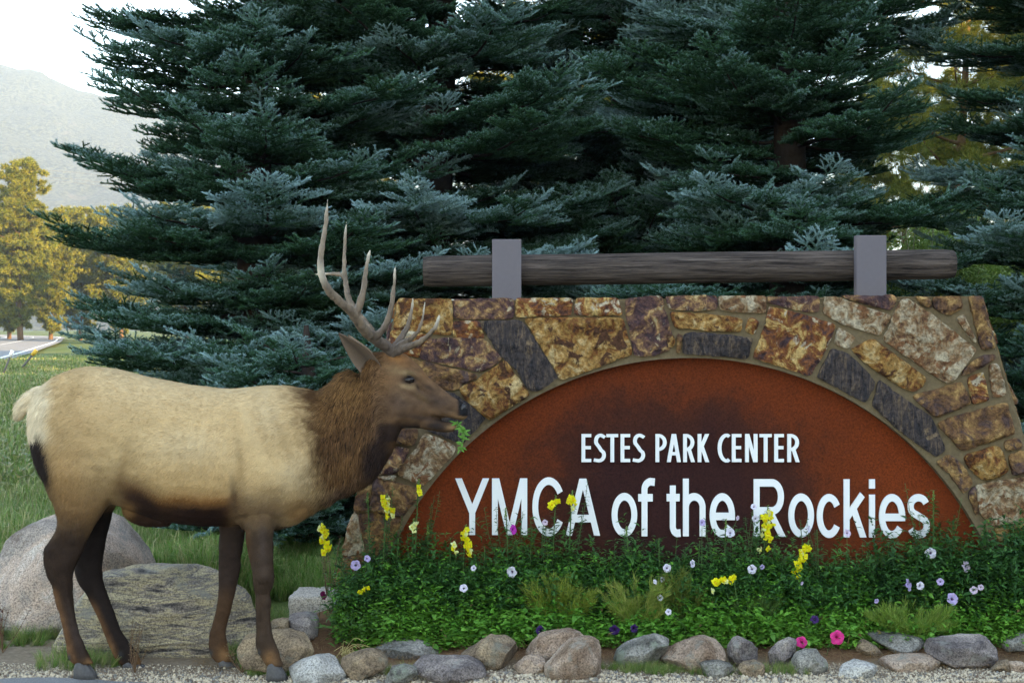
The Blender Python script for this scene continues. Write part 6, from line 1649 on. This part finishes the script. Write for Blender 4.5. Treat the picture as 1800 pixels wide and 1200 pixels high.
lc = np.array([.07, .22, .03]) + r_.random((n, 1)) * np.array([.08, .12, .03])
mobj('leaves', V, T_, M_LEAF, o, col=np.repeat(lc, 6, 0), smooth=False)
# ------------------------------------------------------------------ pines, shrubs and small things beyond
def tuft(seed, n=60, L=.16, w=.004):
    r_ = np.random.default_rng(seed); d = r_.normal(size=(n, 3)); d[:, 1] = np.abs(d[:, 1]) + .25; d /= np.linalg.norm(d, axis=1, keepdims=True)
    base = d * .01 + np.c_[np.zeros(n), r_.random(n) * .10, np.zeros(n)]
    s = np.cross(d, r_.normal(size=(n, 3))); s /= np.linalg.norm(s, axis=1, keepdims=True)
    V = np.stack([base + s * w, base - s * w, base + d * (L * r_.uniform(.7, 1.1, (n, 1)))], 1).reshape(-1, 3)
    return V, np.arange(3 * n).reshape(-1, 3), np.repeat(r_.uniform(.2, .9, n), 3)
TUF = [proto('pine_tuft', v, f_, M_PINE, attrs={'tone': t_}) for v, f_, t_ in (tuft(k) for k in range(3))]
TUFB = [proto('pine_tuft_far', v, f_, M_PINE, attrs={'tone': t_}) for v, f_, t_ in (tuft(10 + k, 30, .45, .035) for k in range(3))]
def pine(X, Y, H, Rad, label, seed, protos, base=.25, n_l=46, per=60, tsc=1.0, thin=1.0, group='pines beyond the spruces'):
    rr = np.random.default_rng(seed); gz = float(ground_z(X, Y))
    tr = thing('pine_tree', label, 'pine tree', (float(X), float(Y), gz), group)
    zt = np.linspace(-.2, H, 14); tx = .02 * H * np.sin(zt / H * 3 + seed)
    parts = [tube(np.stack([X + tx, Y + 0 * zt, gz + zt], -1), H * .018 * (1 - zt / H * .92), 9)]
    pts, dr, ti = [], [], []
    for k in range(n_l):
        f = base + (1 - base) * ((k + rr.random()) / n_l); z = H * f; g_ = (f - base) / (1 - base)
        L = Rad * (math.sin(math.pi * min(1, .22 + .78 * (1 - g_))) ** .7 * (.45 + .6 * (1 - g_)) + .12) * rr.uniform(.65, 1.15); a = k * 2.4 + rr.normal() * .4
        u = np.array([math.cos(a), math.sin(a), 0]); o = np.array([X + np.interp(z, zt, tx), Y, gz + z]); s = np.linspace(0, 1, 6)
        path = o + u * (L * s)[:, None] + np.array([0, 0, 1]) * (L * (.10 * s + .28 * s ** 2.2 - .12 * (1 - g_) * s))[:, None]
        parts.append(tube(path, H * .0045 * (1 - s * .8) * (1.2 - g_ * .6), 5, False))
        m_ = int(per * (L / Rad + .2) * thin)
        q_ = path[-1] - u * L * .32; sg_ = np.array([.34 * L + .02 * H, .34 * L + .02 * H, .13 * L + .012 * H])
        nc = max(3, m_ // 9)
        cc = q_ + rr.normal(size=(nc, 3)) * sg_ * .75
        p_ = cc[rr.integers(0, nc, m_)] + rr.normal(size=(m_, 3)) * sg_ * .20
        pts.append(p_); dr.append(u + rr.normal(size=(m_, 3)) * .5 + [0, 0, .5]); ti.append(np.clip(.5 + rr.normal(size=m_) * .2, 0, 1))
    V, Fc = join(parts); mobj('trunk', V, Fc, M_BARK_PINE, tr)
    pts = np.concatenate(pts); dr = np.concatenate(dr); n = len(pts)
    c = scatter('crown', pts, orient(dr, rr.random(n) * 6), tsc * rr.uniform(.75, 1.25, n), rr.integers(0, 3, n), protos, tr, np.concatenate(ti)); c['kind'] = 'stuff'
far = [(38, 165, 20.5, 3.5, 'tall sunlit pine at the left edge, its crown glowing yellow'), (-50, 172, 19, 3.6, 'pine cut by the left edge of the photo beside the tall sunlit one'), (92, 176, 15.5, 2.6, 'sunlit pine right beside the tall one, half behind the spruce'),
       (140, 190, 17, 4, 'pine hidden mostly by the spruce boughs at left'), (12, 185, 16, 4, 'darker pine standing between the sunlit ones at the road bend'), (210, 180, 16, 4, 'yellow lit pine glimpsed through the left spruce'), (330, 150, 14, 4, 'yellow lit pine glimpsed low between the boughs above the elk'), (455, 140, 14.5, 4, 'lit pine glimpsed through the spruces above the antlers')]
for i, (px_, Y_, H_, R_, lb) in enumerate(far):
    pine(P(px_, 0, Y_)[0], Y_, H_, R_, lb, 60 + i, TUFB, base=.08, n_l=62, per=120, tsc=1.05)
pine(P(1690, 0, 27)[0], 27, 9.5, 2.6, 'open crowned pine with orange lit limbs in the gap at upper right', 80, TUF, base=.30, n_l=34, per=110, tsc=1.15, thin=.9)
pine(P(1800, 0, 31)[0], 31, 8.6, 2.4, 'sunlit pine top just left of the upper right corner', 81, TUF, base=.25, n_l=36, per=120, tsc=1.2)
pine(P(1580, 0, 40)[0], 40, 8.2, 2.6, 'small pine glimpsed low in the sky gap right of the dark trunk', 82, TUF, base=.2, n_l=34, per=110, tsc=1.5)
pine(P(960, 0, 36)[0], 36, 9, 3, 'pine glimpsed behind the middle spruces', 83, TUF, base=.2, n_l=34, per=110, tsc=1.5)
pine(P(620, 0, 44)[0], 44, 9, 3.2, 'lit pine glimpsed behind the second spruce from the left', 84, TUF, base=.15, n_l=34, per=110, tsc=1.6)

# leafy shrubs seen through the gap at right
def leaf_clump(seed, n=70, s=.16):
    r_ = np.random.default_rng(seed); c = r_.normal(size=(n, 3)) * s * .5; d = c / (np.linalg.norm(c, axis=1, keepdims=True) + .01) + r_.normal(size=(n, 3)) * .6
    V, T_ = leaves(c, d, r_.normal(size=(n, 3)) * .5 + [0, 0, 1], r_.uniform(.035, .06, n), r_.uniform(.015, .026, n), .3)
    cc = np.array([.09, .17, .035]) + r_.random((n, 1)) * np.array([.10, .10, .02]); return V, T_, np.repeat(cc, 6, 0)
LC = [proto('leaf_clump', v, t_, M_LEAF, col=c) for v, t_, c in (leaf_clump(k) for k in range(3))]
def shrub(px_, Y, w_, h_, label, seed):
    rr = np.random.default_rng(seed); X = P(px_, 0, Y)[0]; gz = float(ground_z(X, Y)); n = int(520 * w_ * h_)
    t = thing('shrub', label, 'shrub', (float(X), float(Y), gz), 'green shrubs behind the wall')
    a = rr.random(n) * 6.28; v = rr.random(n) ** .6; r_ = w_ * np.sqrt(rr.random(n)) ; z = h_ * v * (1 - .45 * (r_ / w_) ** 2) * (.85 + .3 * rr.random(n))
    pts = np.stack([X + r_ * np.cos(a), Y + r_ * np.sin(a) * .7, gz + z], -1)
    parts = []
    for k in range(26):
        b = rr.random() * 6.28; e = np.array([X + math.cos(b) * w_ * .8 * rr.random(), Y + math.sin(b) * w_ * .5, gz + h_ * rr.uniform(.8, 1.12)])
        parts.append(tube(catmull([np.array([X + .1 * math.cos(b), Y, gz]), (np.array([X, Y, gz]) + e) / 2 + rr.normal(size=3) * .08, e], 4), np.linspace(.012, .003, 9), 4, False))
    V, Fc = join(parts); mobj('twigs', V, Fc, plain_mat('grey_twig', (.30, .25, .18), .9), t)
    c = scatter('foliage', pts, rr.random((n, 3)) * 6.28, rr.uniform(.8, 1.3, n), rr.integers(0, 3, n), LC, t); c['kind'] = 'stuff'
shrub(1640, 17.5, 1.1, 2.75, 'bright green shrub with grey twigs above the right end of the log', 1)
shrub(1725, 18.5, 1.2, 3.0, 'taller bright green shrub near the right edge behind the spruce boughs', 2)
shrub(1790, 17, 1.0, 2.2, 'low green shrub at the right edge behind the wall end', 3)
shrub(1540, 21, 1.1, 2.5, 'green shrub glimpsed under the log, left of the right post', 4)
shrub(1120, 22, 1.2, 2.3, 'green shrub glimpsed behind the middle of the log', 5)

# delineator posts by the road
def marker(x0, y0, x1, y1, Y, top, label, nm):
    b_ = P(x0, y0, Y); tp = P(x1, y1, Y); b_[2] = float(ground_z(b_[0], Y))
    t = thing(nm, label, 'marker post', tuple(b_), 'leaning marker posts along the road')
    s_ = lambda f: b_ + (tp - b_) * f
    V, Fc = tube([s_(0), s_(.82)], .045 * Y / 60, 8); mobj('pole', V, Fc, plain_mat('post_metal', (.12, .11, .10), .7), t)
    V, Fc = tube([s_(.80), s_(1)], .085 * Y / 60, 8); mobj('reflector', V, Fc, plain_mat('reflector', top, .5), t)
marker(0, 666, 22, 616, 46, (.85, .86, .88), 'leaning dark road post with a white top at the far left', 'marker_post')
marker(28, 657, 64, 615, 50, (.75, .45, .06), 'leaning thin road post with a yellow and black top, right of the white one', 'marker_post')

# cables across the valley at left
for k, (ya, yb) in enumerate(((291, 303), (299, 315), (303, 321))):
    p_ = [P(x_, np.interp(x_, [-400, 130, 700], [ya - 28, yb, yb + 70]), 240) for x_ in np.linspace(-400, 700, 24)]
    V, Fc = tube(p_, .02, 5); o = mobj('power_line', V, Fc, plain_mat('cable', (.2, .2, .2), .6), base=tuple(p_[0]))
    tag(o, ['uppermost thin power line crossing before the mountain', 'middle thin power line crossing before the mountain', 'lowest thin power line crossing before the mountain'][k], 'power line', 'power lines at left')

# low branch and seed stalks by the boulder
def weed(px_, py_, Y, h_, label, seed, colr):
    r_ = np.random.default_rng(seed); b_ = P(px_, py_, Y); b_[2] = float(ground_z(b_[0], Y)); parts = []
    t = thing('dry_weed', label, 'weed', tuple(b_), None)
    heads = []
    for k in range(9):
        e = b_ + [r_.normal() * .06, r_.normal() * .04, h_ * r_.uniform(.55, 1)]; pth = catmull([b_, (b_ + e) / 2 + r_.normal(size=3) * .012, e], 5)
        parts.append(tube(pth, np.linspace(.002, .001, len(pth)), 4, False)); heads += [pth[i] + r_.normal(size=3) * .006 for i in r_.integers(4, len(pth), 16)]
    V, Fc = join(parts); mobj('stem', V, Fc, plain_mat('dry_stem', (.16, .09, .05), .9), t)
    heads = np.array(heads); n = len(heads); V, T_ = leaves(heads, rvec(n) + [0, 0, .5], rvec(n), r_.uniform(.006, .014, n), r_.uniform(.004, .007, n), .1)
    mobj('seed_heads', V, T_, M_LEAF, t, col=np.tile(colr, (len(V), 1)), smooth=False)
weed(5, 1110, 7.35, .36, 'reddish brown seed stalk before the pink boulder at the left edge', 1, (.10, .035, .03))
weed(237, 1150, 7.0, .26, 'thin dry stems against the banded boulder by the hind hooves', 2, (.22, .15, .08))
weed(425, 1160, 7.0, .16, 'thin dry curl of grass between the two front hooves', 3, (.25, .18, .09))
weed(578, 1000, 7.9, .40, 'dark dry seed stem above the yellow snapdragon left of the wall', 4, (.09, .05, .04))

# straw tuft on the brown rock
r_ = np.random.default_rng(9); b_ = P(603, 1150, 7.08); parts = []
for k in range(26):
    e = P(600 + r_.uniform(-15, 60), 1125 + r_.uniform(-2, 45), 7.0); m_ = (b_ + e) / 2 + [0, 0, .03]
    parts.append(tube(catmull([b_ + r_.normal(size=3) * .01, m_ + r_.normal(size=3) * .008, e], 4), .0012, 4, False))
V, Fc = join(parts); o = mobj('straw_tuft', V, Fc, plain_mat('straw', (.42, .34, .14), .8), base=tuple(b_)); tag(o, 'dry yellow straw tuft draped over the squarish brown rock', 'dry grass')

# ------------------------------------------------------------------ haze: one closed box round everything
V, Fc = box(-3600, 3600, -1600, 4500, -3, 470)
me = mesh_data('haze', V, Fc, smooth=False); hz = link('haze', me)
m = bpy.data.materials.new('haze'); m.use_nodes = True; nd = m.node_tree.nodes; nd.clear()
out = nd.new('ShaderNodeOutputMaterial'); pv = nd.new('ShaderNodeVolumePrincipled'); pv.inputs['Color'].default_value = (.62, .80, 1, 1); pv.inputs['Density'].default_value = .0003; pv.inputs['Anisotropy'].default_value = .2
m.node_tree.links.new(pv.outputs[0], out.inputs['Volume']); me.materials.append(m); kind(hz, 'stuff')
